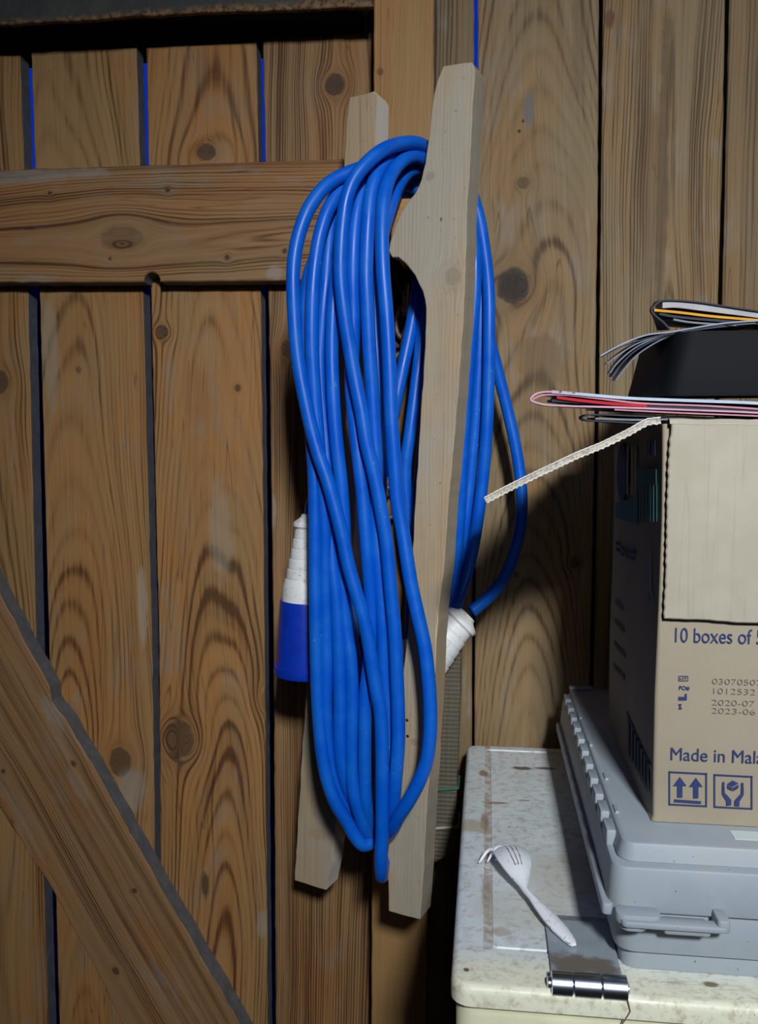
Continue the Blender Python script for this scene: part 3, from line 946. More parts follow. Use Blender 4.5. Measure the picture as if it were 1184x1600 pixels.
# chrome hinge
chrome = plain('chromed_steel', (.62, .68, .74), .27, 1, var=.06, vs=200)
leafm = plain('dull_steel_leaf', (.33, .37, .41), .42, .55, var=.2, vs=70)
gl = G('dusty_steel_leaf', .45, .35, .5)
nl = gl.noise(gl.obj, 60, 4, .6)
cl = gl.mix(gl.sm(nl, .3, .7), (.36, .42, .47), (.44, .50, .55))
dyy = (gl.y - (-.022)) * (1 / .012)
dxx = gl.x * (1 / .024)
rr = (dxx * dxx + dyy * dyy).sqrt() + (nl - .5) * 2.2
cl = gl.mix(((1.0 - gl.sm(rr, .6, 1.2)) * .85).clamp(), cl, (.20, .15, .10))
gl.color(cl)
la, lb = aZ(853, 1430, ZF), aZ(977, 1535, ZF)
hx0, hx1, hy0, hy1 = .0405, .0815, .4935, .5650
hinge = obj('hinge', (lambda b: (box(b, hx0, hx1, hy0, hy1 - .008, ZF, ZF + .0030, .0006), b)[1])(bmesh.new()), gl.m, fz, org=((hx0 + hx1) / 2, (hy0 + hy1) / 2, ZF), label='grey steel hinge')
bm = bmesh.new(); box(bm, hx0, hx1, hy1 - .0095, hy1, ZF, ZF + .0017, .0004)
obj('leaf_end', bm, leafm, hinge)
xs = [hx0 - .0012, .0520, .0680, hx1 + .0012]
for k in range(3):
    bm = bmesh.new()
    lathe(bm, (xs[k] + .0002, .4885, ZF + .0022), (1, 0, 0), [(0, .0058), (.0005, .0068), (xs[k + 1] - xs[k] - .0009, .0068), (xs[k + 1] - xs[k] - .0004, .0058)], 32)
    obj('knuckle', bm, chrome, hinge, smooth=40, label='shiny chrome knuckle')
bm = bmesh.new(); lathe(bm, (xs[0] - .0022, .4885, ZF + .0022), (1, 0, 0), [(0, .0020), (.0006, .0034), (.0024, .0036), (.046, .0036), (.0466, .002)], 20)
obj('hinge_pin', bm, chrome, hinge, smooth=40)
# crack down the lid lip next to the hinge
bm = bmesh.new()
cpts = [(982, 1541), (979, 1560), (984, 1580), (977, 1592), (972, 1600)]
tube(bm, [aY(x, y, fy0 + .0002) for x, y in cpts], [.0003, .0006, .0006, .0005, .0003], 6)
obj('paint_crack', bm, plain('dark_crack', (.12, .08, .05), .8), fz, label='dark crack in the lid lip')

# ------------------------------------------------------------ plastic fork
forkm = G('speckled_white_plastic', .32, 0, .5)
nf = forkm.noise(forkm.obj, 330, 3, .7)
forkm.color(forkm.mix((forkm.sm(nf, .60, .68) * .8).clamp(), (.88, .90, .94), (.30, .26, .25)))
p_end = aZ(897, 1474, ZF + .006); p_neck = aZ(822, 1392, ZF + .009)
p_mid = aZ(806, 1362, ZF + .012); p_tip = aZ(795, 1338, ZF + .008)
tipend = aZ(764, 1346, ZF + .002)
bm = bmesh.new()
axis2 = (p_neck - p_end); axis2.z = 0; axis2.normalize()
side2 = Vector((0, 0, 1)).cross(axis2)
secs = []


def sec(c, side, w, arch, th, n=9, upv=Vector((0, 0, 1))):
    top, bot = [], []
    for k in range(n):
        s = -1 + 2 * k / (n - 1)
        off = side * (w * s) + upv * (arch * (1 - s * s))
        top.append(c + off + upv * th * .5)
        bot.append(c + off - upv * th * .5)
    return top + bot[::-1]


# handle
hl = [(0.0, .0014, .0004), (.03, .0024, .0008), (.10, .0036, .0011), (.28, .0050, .0015), (.48, .0050, .0015), (.7, .0038, .0014), (.88, .0022, .0014), (1.0, .0022, .0016)]
for t, w, ar in hl:
    c = p_end.lerp(p_neck, t)
    c.z = ZF + .0048 + .004 * t
    secs.append(sec(c, side2, w, ar, .0014))
# head, turned a little and flaring, then bending over and down into the tines
head_dir = (p_tip - p_neck); head_dir.z = 0; hd = head_dir.length; head_dir.normalize()
hs = Vector((0, 0, 1)).cross(head_dir)
hs = (hs * .5 + side2 * .5).normalized()
for t, w, ar, dz in ((.12, .0032, .0018, .0010), (.3, .0070, .0030, .003), (.5, .0105, .0038, .0048), (.7, .0124, .0042, .0056), (.9, .0128, .0040, .005), (1.03, .0126, .0034, .0035)):
    c = p_neck.lerp(p_tip, t)
    c.z = ZF + .0085 + dz
    secs.append(sec(c, hs, w, ar, .0013))
rings = [[bm.verts.new(p) for p in s] for s in secs]
for a, b in zip(rings, rings[1:]):
    for k in range(len(a)):
        bm.faces.new((a[k], a[(k + 1) % len(a)], b[(k + 1) % len(a)], b[k]))
bm.faces.new(rings[0][::-1]); bm.faces.new(rings[-1])
fork = thing('plastic_fork', 'speckled white plastic fork lying on the cream freezer lid', 'fork', (p_mid.x, p_mid.y, ZF))
obj('handle_and_bowl', bm, forkm.m, fork, smooth=50)
for s in (-.5, 0.0, .5):
    pth = []
    for t, w, ar, dz in ((.42, .0092, .0036, .0042), (.6, .0116, .0040, .0053), (.8, .0126, .0042, .0054), (.97, .0127, .0038, .0042)):
        c = p_neck.lerp(p_tip, t)
        c.z = ZF + .0085 + dz + ar * (1 - (s * .52) ** 2) + .0004
        pth.append(c + hs * (w * s * .52))
    bm = bmesh.new(); tube(bm, catmull(pth, 4), .0005, 6)
    obj('slot', bm, plain('dirty_slot', (.30, .27, .26), .7), fork)
last = p_neck.lerp(p_tip, 1.03); last.z = ZF + .0120
for k in range(4):
    s = -.78 + .52 * k
    st = last + hs * (.0125 * s) + Vector((0, 0, .0028 * (1 - s * s)))
    md = st + head_dir * .004 + Vector((-.0045, 0, -.002))
    en = st + head_dir * .004 + Vector((-.0120, -.002, 0)); en.z = ZF + .0014
    bm = bmesh.new(); tube(bm, catmull([st - head_dir * .001, md, en], 5), [.0013] * 8 + [.0011, .0009, .0006], 8)
    obj('tine', bm, forkm.m, fork, smooth=180)

# ------------------------------------------------------------ grey plastic toolbox
gt = G('grey_abs_plastic', .48, 0, .5)
n1 = gt.noise(gt.obj, 26, 4, .6)
n2 = gt.noise(gt.obj, 330, 2, .6)
c = gt.mix(gt.sm(n1, .35, .7), (.31, .355, .40), (.345, .385, .43))
c = gt.mix((gt.sm(n1, .5, .75) * .45).clamp(), c, (.36, .34, .31))
c = gt.mix((gt.sm(n2, .73, .78) * .7).clamp(), c, (.06, .05, .05))
gt.color(c); gt.bump(n2, .0002, .3)
TBX = gt.m
TX1 = .50
TBK = .860
tb = thing('toolbox', 'grey plastic toolbox lying flat on the freezer lid under the cardboard box', 'toolbox', (.28, .68, ZF))
bm = bmesh.new()
rbox(bm, .0825, TX1 - .006, .512, TBK - .006, ZF, .8535, .010, .0012)
rbox(bm, .0785, TX1 - .002, .508, TBK - .002, .8530, .8790, .012, .0012)
obj('base', bm, TBX, tb, smooth=35)
bm = bmesh.new()
rbox(bm, .0735, TX1, .5040, TBK, .8795, .9060, .011, .0016, taper=.0022)
rbox(bm, .0800, TX1 - .006, .5120, TBK - .006, .9055, .9172, .010, .0016, taper=.0022)
lidtb = obj('lid', bm, TBX, tb, smooth=35)
bm = bmesh.new()
rbox(bm, .0700, .0765, .5060, TBK - .01, .8760, .8830, .0025, .0010)
obj('rim', bm, TBX, tb, smooth=35)
random.seed(4)
yy = .535
while yy < .84:
    bm = bmesh.new()
    rbox(bm, .0758, .0818, yy, yy + .019, .9050, .9150, .0012, .0007)
    obj('hinge_lug', bm, TBX, tb, smooth=35)
    yy += .0285
for (x, y) in ((906, 1120), (922, 1162), (946, 1214), (962, 1265)):
    p = aZ(x, y, .9172)
    bm = bmesh.new(); box(bm, p.x - .0012, p.x + .0012, p.y - .006, p.y + .006, .9165, .9186, .0004)
    obj('clip_tab', bm, TBX, tb)
bm = bmesh.new(); box(bm, .082, .105, TBK - .016, TBK - .008, .9165, .9205, .0015)
obj('back_tab', bm, TBX, tb)
# front latch / carrying ledge
bm = bmesh.new()
la = [aY(x, y, .5) for x, y in ((955, 1412), (1030, 1416), (1035, 1428), (1118, 1436), (1118, 1425), (1142, 1425))]
rbox(bm, .0765, .1020, .4930, .5060, .8775, .8835, .0055, .0010)
rbox(bm, .0790, .1385, .4900, .4985, .8775, .8812, .0035, .0010)
rbox(bm, .1320, .1390, .4905, .5070, .8775, .8850, .0020, .0010)
latch_o = obj('latch', bm, TBX, tb, smooth=35)
bm = bmesh.new()
rbox(bm, .0785, .0945, .4925, .5060, .8740, .8780, .0060, .0010)
rbox(bm, .1030, .1290, .4925, .5060, .8738, .8780, .0020, .0010)
obj('latch_lip', bm, TBX, latch_o, smooth=35)
gp = aZ(1160, 1305, .9174)
bm = bmesh.new(); box(bm, gp.x - .006, gp.x + .02, gp.y - .006, gp.y + .006, .9172, .9175)
obj('tape_scrap', bm, plain('pale_tape', (.62, .70, .72), .3), tb, label='pale scrap of tape')

# ------------------------------------------------------------ cardboard box
ZT, ZB = .9172, 1.1675
bx0, by0, by1 = .1058, .545, .7455
BX1 = .42
gc = G('kraft_cardboard', .85, 0, .2)
n1 = gc.noise(gc.obj, 14, 3, .6)
n2 = gc.noise(gc.vec(gc.x * 1100, gc.y * 1100, gc.z * 240), 1, 3, .7)
n3 = gc.noise(gc.obj, 300, 2, .6)
fl = (gc.x * (6.28 * 95)).sin() * .5 + .5
c = gc.mix(gc.sm(n1, .3, .7), (.335, .285, .21), (.37, .315, .24))
c = gc.mix((n2 * .5).clamp(), c, (.27, .22, .155))
c = gc.mix((gc.sm(n3, .73, .78) * .3).clamp(), c, (.12, .08, .05))
gc.color(c); gc.bump(fl * .5 + n2 * .3, .0002, .35)
KR = gc.m
gc2 = G('kraft_cardboard_inside', .85, 0, .2)
n1 = gc2.noise(gc2.obj, 30, 3, .6)
gr = gc2.noise(gc2.vec(gc2.x * 130, 0, gc2.z * 3), 1, 2, .5)
c = gc2.mix(gc2.sm(n1, .3, .7), (.365, .325, .255), (.40, .36, .29))
c = gc2.mix(((1.0 - gc2.sm(gc2.math('ABSOLUTE', gr - .5), 0.0, .02)) * .22).clamp(), c, (.22, .18, .14))
gc2.color(c); gc2.bump(n1, .0008, .3)
KRI = gc2.m
FLUTE = plain('torn_corrugated_edge', (.42, .37, .31), .95, var=.35, vs=600, bump=.001, bs=900)
carton = thing('cardboard_box', 'open brown cardboard box with blue printing, standing on the grey toolbox', 'cardboard box', (.26, .645, ZT))
T = .004
# walls, with a soft vertical corner and a slightly crushed foot
def cwall(bm):
    n = 6
    r = .0022
    zs = [ZT + .0006, ZT + .004, ZT + .03, ZT + .08, ZT + .14, ZT + .19, ZB - .02, ZB - .001]
    rows = []
    for z in zs:
        w = .0009 * math.sin((z - ZT) * 25) + (.0012 if z < ZT + .003 else 0)
        ring = []
        for cx, cy, a0 in ((BX1 - r, by1 - r, 0), (bx0 + r, by1 - r, 90), (bx0 + r, by0 + r, 180), (BX1 - r, by0 + r, 270)):
            for k in range(n + 1):
                a = math.radians(a0 + 90 * k / n)
                ring.append(bm.verts.new((cx + (r + w) * math.cos(a), cy + (r) * math.sin(a), z - (.013 * (cy - by0) / .2 if z > ZB - .03 else 0))))
        rows.append(ring)
    inn = []
    for z in (ZB - .001, ZT + T):
        ring = []
        for cx, cy, a0 in ((BX1 - T - .001, by1 - T - .001, 0), (bx0 + T + .001, by1 - T - .001, 90), (bx0 + T + .001, by0 + T + .001, 180), (BX1 - T - .001, by0 + T + .001, 270)):
            for k in range(n + 1):
                a = math.radians(a0 + 90 * k / n)
                ring.append(bm.verts.new((cx + .001 * math.cos(a), cy + .001 * math.sin(a), z - (.013 * (cy - by0) / .2 if z > ZB - .03 else 0))))
        inn.append(ring)
    rows += inn
    for A, B in zip(rows, rows[1:]):
        for k in range(len(A)):
            bm.faces.new((A[k], A[(k + 1) % len(A)], B[(k + 1) % len(A)], B[k]))
    bm.faces.new(rows[0][::-1]); bm.faces.new(rows[-1])


bm = bmesh.new(); cwall(bm)
obj('body', bm, KR, carton, (.26, .645, ZT), smooth=50)
# front flap folded down over the front
yf = by0 - .0052
o_ = [(1049, 664), (1062, 661), (1184, 662), (1500, 668), (1500, 994), (1184, 974), (1038, 967), (1040, 900), (1043, 800), (1045, 720)]
pts = [aY(x, y, yf) for x, y in o_]
pts[0].z = ZB - .0015; pts[1].z = ZB + .001; pts[2].z = ZB + .001; pts[3].z = ZB + .001
pts[3].x = BX1 - .004; pts[4].x = BX1 - .004
dp = densify(pts, .003, .0005, 8)
for i, p in enumerate(dp):
    if p.z < ZB - .01 and p.x < pts[2].x - .02 and (i % 2):
        p.x -= .0005
bm = bmesh.new(); prism(bm, dp, (0, .0040, 0), bev=.0007, side_mat=1)
obj('flap', bm, [KRI, plain('dark_flute_gap', (.10, .075, .06), .95)], carton, label='front flap folded down')
# creased fold that carries the front flap over the rim
bm = bmesh.new()
foldp = []
for k in range(9):
    a = math.pi * k / 8
    foldp.append((by0 - .0012 + .0042 * -math.cos(a), ZB - .002 + .0036 * math.sin(a)))
n = 40
prev = None
for i in range(n + 1):
    x = bx0 + .0032 + (BX1 - bx0 - .006) * i / n
    j = .0008 * noise.noise(Vector((x * 120, 0, 0))) + (.0006 if i < 2 else 0)
    cur = [bm.verts.new((x, y, z + j)) for y, z in foldp]
    if prev:
        for a in range(8):
            bm.faces.new((prev[a], prev[a + 1], cur[a + 1], cur[a]))
    prev = cur
obj('flap_fold', bm, KRI, carton, smooth=180)
# side flap folded out to the left, seen edge on
bm = bmesh.new()
top = [(1032, 657), (1012, 659), (1000, 665), (985, 674), (965, 684), (940, 696), (900, 712), (860, 731), (820, 750), (790, 765), (758, 782)]
fp = [aY(x, y, .5500) for x, y in top]
N = len(fp)
TH = .0036
ys = [.5500, .58, .62, .66, .70, .738]
grid = {}
for s in (0, 1):
    for i, p in enumerate(fp):
        tt = i / (N - 1)
        for j, Y in enumerate(ys):
            q = Vector((p.x, Y, p.z))
            # the flap sags towards its far edge
            xq = p.x * .55 / Y
            zq = fp[-1].z
            for A_, B_ in zip(fp, fp[1:]):
                if B_.x <= xq <= A_.x:
                    zq = A_.z + (B_.z - A_.z) * (A_.x - xq) / (A_.x - B_.x)
                    break
            q.z = 1.15 + (zq - 1.15) * Y / .55 - .0010 * (Y - .55) / .2
            d_ = Vector((fp[min(i + 1, N - 1)].x - fp[max(i - 1, 0)].x, 0, fp[min(i + 1, N - 1)].z - fp[max(i - 1, 0)].z)).normalized()
            nn = Vector((-d_.z, 0, d_.x))
            if nn.z < 0:
                nn = -nn
            jj = .0003 * noise.noise(Vector((p.x * 900, Y * 50, s * 9)))
            q += nn * ((TH / 2 + jj) * (1 if s else -1))
            grid[s, i, j] = bm.verts.new(q)
J = len(ys)
for s in (0, 1):
    for i in range(N - 1):
        for j in range(J - 1):
            bm.faces.new((grid[s, i, j], grid[s, i + 1, j], grid[s, i + 1, j + 1], grid[s, i, j + 1]))
for i in range(N - 1):
    for j in (0, J - 1):
        bm.faces.new((grid[0, i, j], grid[1, i, j], grid[1, i + 1, j], grid[0, i + 1, j])).material_index = 0 if j else 1
for i in (0, N - 1):
    for j in range(J - 1):
        bm.faces.new((grid[0, i, j], grid[1, i, j], grid[1, i, j + 1], grid[0, i, j + 1])).material_index = 1
flap2 = obj('flap', bm, [KR, FLUTE], carton, label='left flap folded out sideways')
bm = bmesh.new()
for s in (1, -1):
    path = []
    for i in range(N):
        d_ = (fp[min(i + 1, N - 1)] - fp[max(i - 1, 0)]).normalized()
        nn = Vector((-d_.z, 0, d_.x))
        path.append(fp[i] + nn * (TH / 2) * s + Vector((0, -.0003, 0)))
    path = densify(path, .0011, 0, 0, False)
    path = [p + Vector((0, 0, .00045 * math.sin(i * 2.1) * (1 if s > 0 else .3))) for i, p in enumerate(path)]
    tube(bm, path, .0005, 6)
obj('liner_edge', bm, plain('pale_torn_liner', (.62, .60, .56), .9, var=.2, vs=700), flap2, smooth=180)

# printing on the box
navy = plain('navy_print', (.018, .035, .13), .7)
faint = plain('faint_inkjet_print', (.21, .18, .15), .8)
teal = plain('teal_print', (.02, .17, .16), .7)
palep = plain('pale_print', (.50, .46, .36), .7)


def text_bm(bm, txt, rect, Y, bold=0.0):
    """lettering fitted to rect = four pixel corners' (left, top, right, bottom) on the box front"""
    cu = bpy.data.curves.new('t', 'FONT')
    cu.body = txt
    cu.offset = bold
    ob = bpy.data.objects.new('t', cu)
    COL.objects.link(ob)
    dg = bpy.context.evaluated_depsgraph_get()
    dg.update()
    me = bpy.data.meshes.new_from_object(ob.evaluated_get(dg))
    xs = [v.co.x for v in me.vertices]; zs = [v.co.y for v in me.vertices]
    a = aY(rect[0], rect[1], Y); b = aY(rect[2], rect[3], Y)
    mx, Mx, mz, Mz = min(xs), max(xs), min(zs), max(zs)
    vs = [bm.verts.new((a.x + (v.co.x - mx) / (Mx - mx) * (b.x - a.x), Y, b.z + (v.co.y - mz) / (Mz - mz) * (a.z - b.z))) for v in me.vertices]
    for p in me.polygons:
        try:
            bm.faces.new([vs[i] for i in p.vertices])
        except ValueError:
            pass
    bpy.data.objects.remove(ob)
    bpy.data.curves.remove(cu)
    bpy.data.meshes.remove(me)


YP = by0 - .0009


def poly(bm, pts, Y=None):
    Y = YP if Y is None else Y
    f = bm.faces.new([bm.verts.new(aY(x, y, Y)) for x, y in pts])
    bm.normal_update()
    bmesh.ops.triangulate(bm, faces=[f])


def frame_(bm, x0, y0, x1, y1, w, sk=0.0):
    poly(bm, [(x0, y0), (x1, y0 + sk), (x1, y0 + sk + w), (x0, y0 + w)])
    poly(bm, [(x0, y1 - w), (x1, y1 - w + sk), (x1, y1 + sk), (x0, y1)])
    poly(bm, [(x0, y0), (x0 + w, y0), (x0 + w, y1), (x0, y1)])
    poly(bm, [(x1 - w, y0 + sk), (x1, y0 + sk), (x1, y1 + sk), (x1 - w, y1 + sk)])


def thick(o, t=.0002):
    m = o.modifiers.new('thickness', 'SOLIDIFY')
    m.thickness = t
    m.offset = 0


# world-horizontal baselines: rect y values are taken at the right-hand end of each run
bm = bmesh.new()
text_bm(bm, '10 boxes of 5', (1055, 980.5, 1192, 1007), YP)
thick(obj('printed_count', bm, navy, carton, label='dark blue lettering'))
bm = bmesh.new()
text_bm(bm, 'Made in Mala', (1048, 1168, 1193, 1194), YP)
thick(obj('printed_origin', bm, navy, carton, label='dark blue lettering'))
bm = bmesh.new()
for i, (t, x0, x1, y) in enumerate((('03070507', 1113, 1190, 1060), ('1012532', 1115, 1180, 1075), ('2020-07', 1112, 1179, 1093), ('2023-06', 1112, 1180, 1106))):
    text_bm(bm, t, (x0, y, x1, y + 11), YP, -.018)
thick(obj('printed_numbers', bm, faint, carton, label='faint grey stamped numbers'))
bm = bmesh.new()
frame_(bm, 1060, 1056, 1075, 1064, .6)
text_bm(bm, 'LOT', (1062, 1058, 1073, 1062), YP)
text_bm(bm, 'PO#', (1061, 1071.5, 1077, 1079), YP, .01)
poly(bm, [(1060, 1094), (1060, 1088), (1063, 1090), (1063, 1088), (1066, 1090), (1066, 1088), (1069, 1090), (1070, 1084), (1073, 1084), (1073, 1094)])
poly(bm, [(1060, 1100), (1065, 1100), (1063.5, 1103.5), (1065.5, 1108), (1060, 1108), (1061.5, 1103.5)])
thick(obj('printed_symbols', bm, navy, carton))
bm = bmesh.new()
frame_(bm, 1044.5, 1205, 1104.5, 1258, 2.4, 3.0)
for cx in (1062, 1087):
    cy = 1214 + (cx - 1062) * .05
    poly(bm, [(cx, cy), (cx + 10.5, cy + 14), (cx + 4, cy + 14), (cx + 4, cy + 32), (cx - 4, cy + 32), (cx - 4, cy + 14), (cx - 10.5, cy + 14)])
poly(bm, [(1053, 1249), (1095, 1252), (1095, 1256), (1053, 1253)])
thick(obj('printed_arrows', bm, navy, carton, label='two upward arrows in a frame'))
bm = bmesh.new()
frame_(bm, 1115, 1209.5, 1175.5, 1262, 2.4, 3.0)
poly(bm, [(1136, 1225), (1144, 1219.5), (1153.5, 1224), (1145, 1229)])
poly(bm, [(1136, 1226.5), (1144.4, 1230.5), (1144.4, 1236), (1136, 1232)])
poly(bm, [(1145.8, 1230.5), (1153.5, 1225.8), (1153.5, 1231.5), (1145.8, 1236)])
for s in (-1, 1):
    X = lambda v: 1144.8 + s * v
    k = (1.2 if s > 0 else 0)
    poly(bm, [(X(16.5), 1222 + k), (X(13), 1222 + k), (X(13), 1233 + k), (X(17), 1233 + k)])
    poly(bm, [(X(17), 1232 + k), (X(13), 1232 + k), (X(12.4), 1239 + k), (X(6), 1246 + k), (X(2.5), 1250 + k), (X(2.5), 1258 + k), (X(10), 1259 + k), (X(10.5), 1251 + k), (X(17), 1241 + k)])
thick(obj('printed_hands', bm, navy, carton, label='two hands round a box in a frame'))

# left face printing
XP = bx0 - .0014


def polyx(bm, pts):
    f = bm.faces.new([bm.verts.new(aX(x, y, XP)) for x, y in pts])
    bm.normal_update()
    bmesh.ops.triangulate(bm, faces=[f])


bm = bmesh.new()
polyx(bm, [(996, 733), (1025, 733), (1025, 757), (996, 757)])
polyx(bm, [(961, 785), (980, 781), (996, 772), (996, 820), (961, 808)])
for x in range(998, 1026, 5):
    polyx(bm, [(x, 757), (x + 3, 757), (x + 3, 815), (x, 815)])
thick(obj('printed_band', bm, teal, carton, label='teal printed band'))
bm = bmesh.new()
polyx(bm, [(965 + 6.5 + 8 * math.cos(a), 738 + 45 * math.sin(a)) for a in [2 * math.pi * k / 20 for k in range(20)]])
thick(obj('printed_roundel', bm, navy, carton, label='dark blue printed oval'))
bm = bmesh.new()
for (x0, x1, y0, y1) in ((962, 968, 845, 868), (970, 975, 852, 872), (977, 981, 856, 880), (983, 990, 858, 884)):
    for k in range(2):
        polyx(bm, [(x0, y0 + k * 9), (x1, y0 + k * 10 + 2), (x1, y0 + k * 10 + 8), (x0, y0 + k * 9 + 6)])
thick(obj('printed_words', bm, navy, carton, label='dark blue printed words'))
bm = bmesh.new()
polyx(bm, [(1013, 862), (1014.5, 862), (1014.5, 925), (1013, 925)])
polyx(bm, [(1013, 924), (1019, 930), (1017, 941), (1013, 936)])
thick(obj('printed_bracket', bm, navy, carton))
bm = bmesh.new()
for (x, y, l) in ((961, 935, 10), (960, 965, 14), (959, 1000, 16), (958, 1035, 18)):
    for k in range(0, l, 3):
        polyx(bm, [(x + k, y + k * 1.2), (x + k + 2, y + k * 1.2 + 2), (x + k + 2, y + k * 1.2 + 10), (x + k, y + k * 1.2 + 8)])
thick(obj('printed_lines', bm, plain('faded_navy', (.10, .10, .13), .8), carton))
bm = bmesh.new()
for k in range(7):
    polyx(bm, [(980 + k * 5, 1118 + k * 11), (983 + k * 5, 1124 + k * 11), (983 + k * 5, 1186 + k * 9.2), (980 + k * 5, 1178 + k * 9.2)])
polyx(bm, [(978, 1111), (1015, 1196), (1015, 1200), (978, 1115)])
thick(obj('printed_barcode', bm, plain('worn_navy', (.07, .075, .12), .8), carton, label='dark striped printed panel'))
bm = bmesh.new()
for k in range(4):
    polyx(bm, [(1011 + k * 3.5, 688), (1012.6 + k * 3.5, 688), (1012.6 + k * 3.5, 712), (1011 + k * 3.5, 712)])
thick(obj('printed_marks', bm, navy, carton, label='dark blue printed marks'))
bm = bmesh.new()
for x in (979, 986, 991):
    polyx(bm, [(x, 697), (x + 2.4, 697), (x + 1.8, 775), (x, 772)])
thick(obj('printed_strokes', bm, palep, carton, label='pale printed strokes'))

# ------------------------------------------------------------ magazines and black container on top
ZM = ZB + .0018


def sheetmat(name, c, r=.6):
    return plain(name, c, r, 0, .25, var=.08, vs=80)


def mag(name, label, layers, group='magazines piled on the cardboard box', y1=.76, tilt=.03, x0=900, x1=1040):
    """layers: (part name, material, [(px,py)...], front Y, thickness)"""
    allp = [aY(x, y, L[3]) for L in layers for x, y in L[2]]
    o = thing(name, label, 'magazine', (max(p.x for p in allp), .65, min(p.z for p in allp)), group)
    for nm, mt, pp, Y, t in layers:
        pts = catmull([aY(x, y, Y) for x, y in pp], 5)
        xa, xb = aY(x0, 640, Y).x, aY(x1, 640, Y).x
        yl_ = [p.y + .006 + (y1 - p.y - .006) * min(1, max(0, (p.x - xa) / (xb - xa))) for p in pts]
        bm = bmesh.new(); strip(bm, pts, t, yl_, tilt=tilt)
        obj(nm, bm, mt, o, smooth=50)
    return o


dk = sheetmat('dark_glossy_cover', (.02, .02, .035))
gy = sheetmat('grey_pages', (.16, .17, .18))
lb = sheetmat('pale_blue_white_cover', (.40, .47, .58))
pk = sheetmat('pink_pages', (.48, .20, .27))
pk2 = sheetmat('pale_pink_cover', (.52, .30, .38))
rd = sheetmat('red_page', (.42, .002, .012))
yl = sheetmat('yellow_page', (.62, .28, .004))
pg = sheetmat('white_pages', (.36, .35, .37))
YM = .565
mag('magazine', 'thin dark magazine with grey pages, lowest of the pile on the cardboard box', [
    ('cover', dk, [(1300, 660), (1184, 656), (1080, 652), (1000, 650), (940, 648), (918, 649), (910, 653), (916, 656), (960, 659), (1010, 662)], YM, .0010),
    ('pages', gy, [(1300, 655), (1184, 653), (1080, 654), (1000, 656), (930, 654)], YM + .001, .0012)], tilt=-.035)
mag('magazine', 'folded pink and pale blue magazine with a red page, jutting out left from the pile', [
    ('cover', pk2, [(1300, 654), (1184, 645), (1060, 640), (950, 636), (880, 634), (845, 631), (829, 624), (838, 615), (862, 612), (900, 614)], .560, .0011),
    ('top_cover', lb, [(1300, 640), (1184, 630), (1080, 626), (980, 622), (920, 617), (885, 614), (862, 612)], .560, .0018),
    ('pages', pk, [(1300, 648), (1184, 639), (1100, 634), (1000, 630), (930, 622), (880, 617), (845, 618), (832, 624)], .561, .0011),
    ('red_page', rd, [(1010, 634), (960, 631), (900, 625), (870, 621)], .5605, .0018),
    ('inner_pages', dk, [(1300, 648), (1184, 642), (1100, 638), (1000, 635), (930, 630), (862, 626)], .562, .0016),
    ('lower_pages', pk, [(1300, 656), (1184, 650), (1060, 645), (960, 640)], .5605, .0009),
], y1=.77, tilt=-.046, x0=829, x1=1000)
# black container: wide at the foot, tapering upwards
bc = bmesh.new()
b0 = aY(1037, 622, .585); b1 = aY(1060, 517, .585)
zb, zt = b0.z + .0012, b1.z
rings = []
for z, ins in ((zb, 0), (zb + .002, -.0006), (zb + .018, b1.x * .0 + (b1.x - b0.x) * .40), (zt - .002, (b1.x - b0.x) * .98), (zt, (b1.x - b0.x) * 1.1)):
    ring = []
    x0, x1_, y0, y1_ = b0.x + ins, .36 - ins, .585 + ins * .4, .74 - ins * .4
    r = .012
    for cx, cy, a0 in ((x1_ - r, y1_ - r, 0), (x0 + r, y1_ - r, 90), (x0 + r, y0 + r, 180), (x1_ - r, y0 + r, 270)):
        for k in range(7):
            a = math.radians(a0 + 15 * k)
            ring.append(bc.verts.new((cx + r * math.cos(a), cy + r * math.sin(a), z + .046 * (cy + r * math.sin(a) - .585))))
    rings.append(ring)
for A, B in zip(rings, rings[1:]):
    for k in range(len(A)):
        bc.faces.new((A[k], A[(k + 1) % len(A)], B[(k + 1) % len(A)], B[k]))
bc.faces.new(rings[0][::-1]); bc.faces.new(rings[-1])
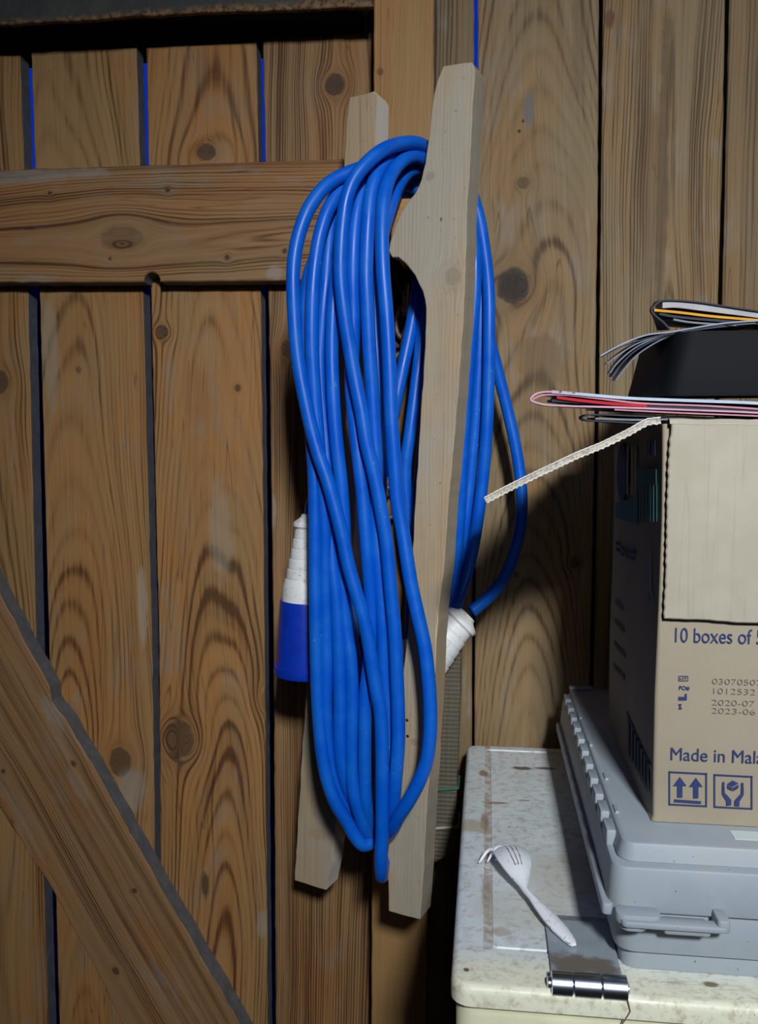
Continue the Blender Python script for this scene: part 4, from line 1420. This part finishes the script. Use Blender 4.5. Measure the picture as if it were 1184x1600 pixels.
blackm = plain('matt_black_plastic', (.003, .0038, .0048), .7, 0, .15)
o = obj('black_container', bc, blackm, smooth=40)
tag(o, 'matt black tapering container standing on the folded pink magazine', 'container')
# drooping dark-edged magazine: leaves fan out at the left
bl = sheetmat('blue_grey_leaf', (.13, .15, .21), .5)
bl2 = sheetmat('pale_leaf', (.24, .28, .36), .5)
mag('magazine', 'limp blue-grey magazine whose loose leaves droop left of the black container', [
    ('cover', bl2, [(1200, 500), (1130, 505), (1080, 513), (1045, 519), (1012, 523), (975, 536), (938, 556)], .60, .0009),
    ('leaf', dk, [(1180, 503), (1120, 508), (1075, 515), (1040, 522), (1005, 530), (970, 542), (941, 557)], .6005, .0007),
    ('leaf', bl, [(1180, 505), (1110, 510), (1065, 518), (1030, 525), (995, 537), (965, 555), (948, 568)], .601, .0008),
    ('leaf', bl, [(1180, 506), (1110, 512), (1060, 520), (1025, 528), (990, 545), (962, 570), (953, 583)], .602, .0008),
    ('leaf', dk, [(1180, 507), (1105, 513), (1058, 521), (1022, 532), (990, 550), (968, 572), (956, 588)], .603, .0009),
    ('leaf', bl, [(1180, 508), (1100, 514), (1055, 522), (1025, 535), (995, 555), (974, 578), (962, 594)], .604, .0008)], y1=.70, tilt=-.06, x0=940, x1=1090)
mag('magazine', 'magazine with a bright yellow page edge, topmost of the pile on the black container', [
    ('cover', dk, [(1300, 500), (1184, 486), (1130, 478), (1090, 472), (1050, 469), (1034, 470), (1023, 477), (1018, 485), (1024, 493), (1036, 503), (1047, 515)], .60, .0010),
    ('pages', pg, [(1300, 510), (1184, 492), (1130, 485), (1090, 480), (1055, 476), (1035, 477)], .6015, .0038),
    ('yellow_page', yl, [(1300, 514), (1184, 500.5), (1110, 494), (1060, 488), (1022, 484.5)], .6005, .0016),
    ('lower_pages', dk, [(1300, 518), (1184, 505), (1110, 500), (1050, 494), (1030, 490)], .6018, .0016),
    ('back_leaf', gy, [(1150, 508), (1110, 506), (1075, 503), (1052, 499)], .6010, .0012)], y1=.74, tilt=-.13, x0=1018, x1=1110)
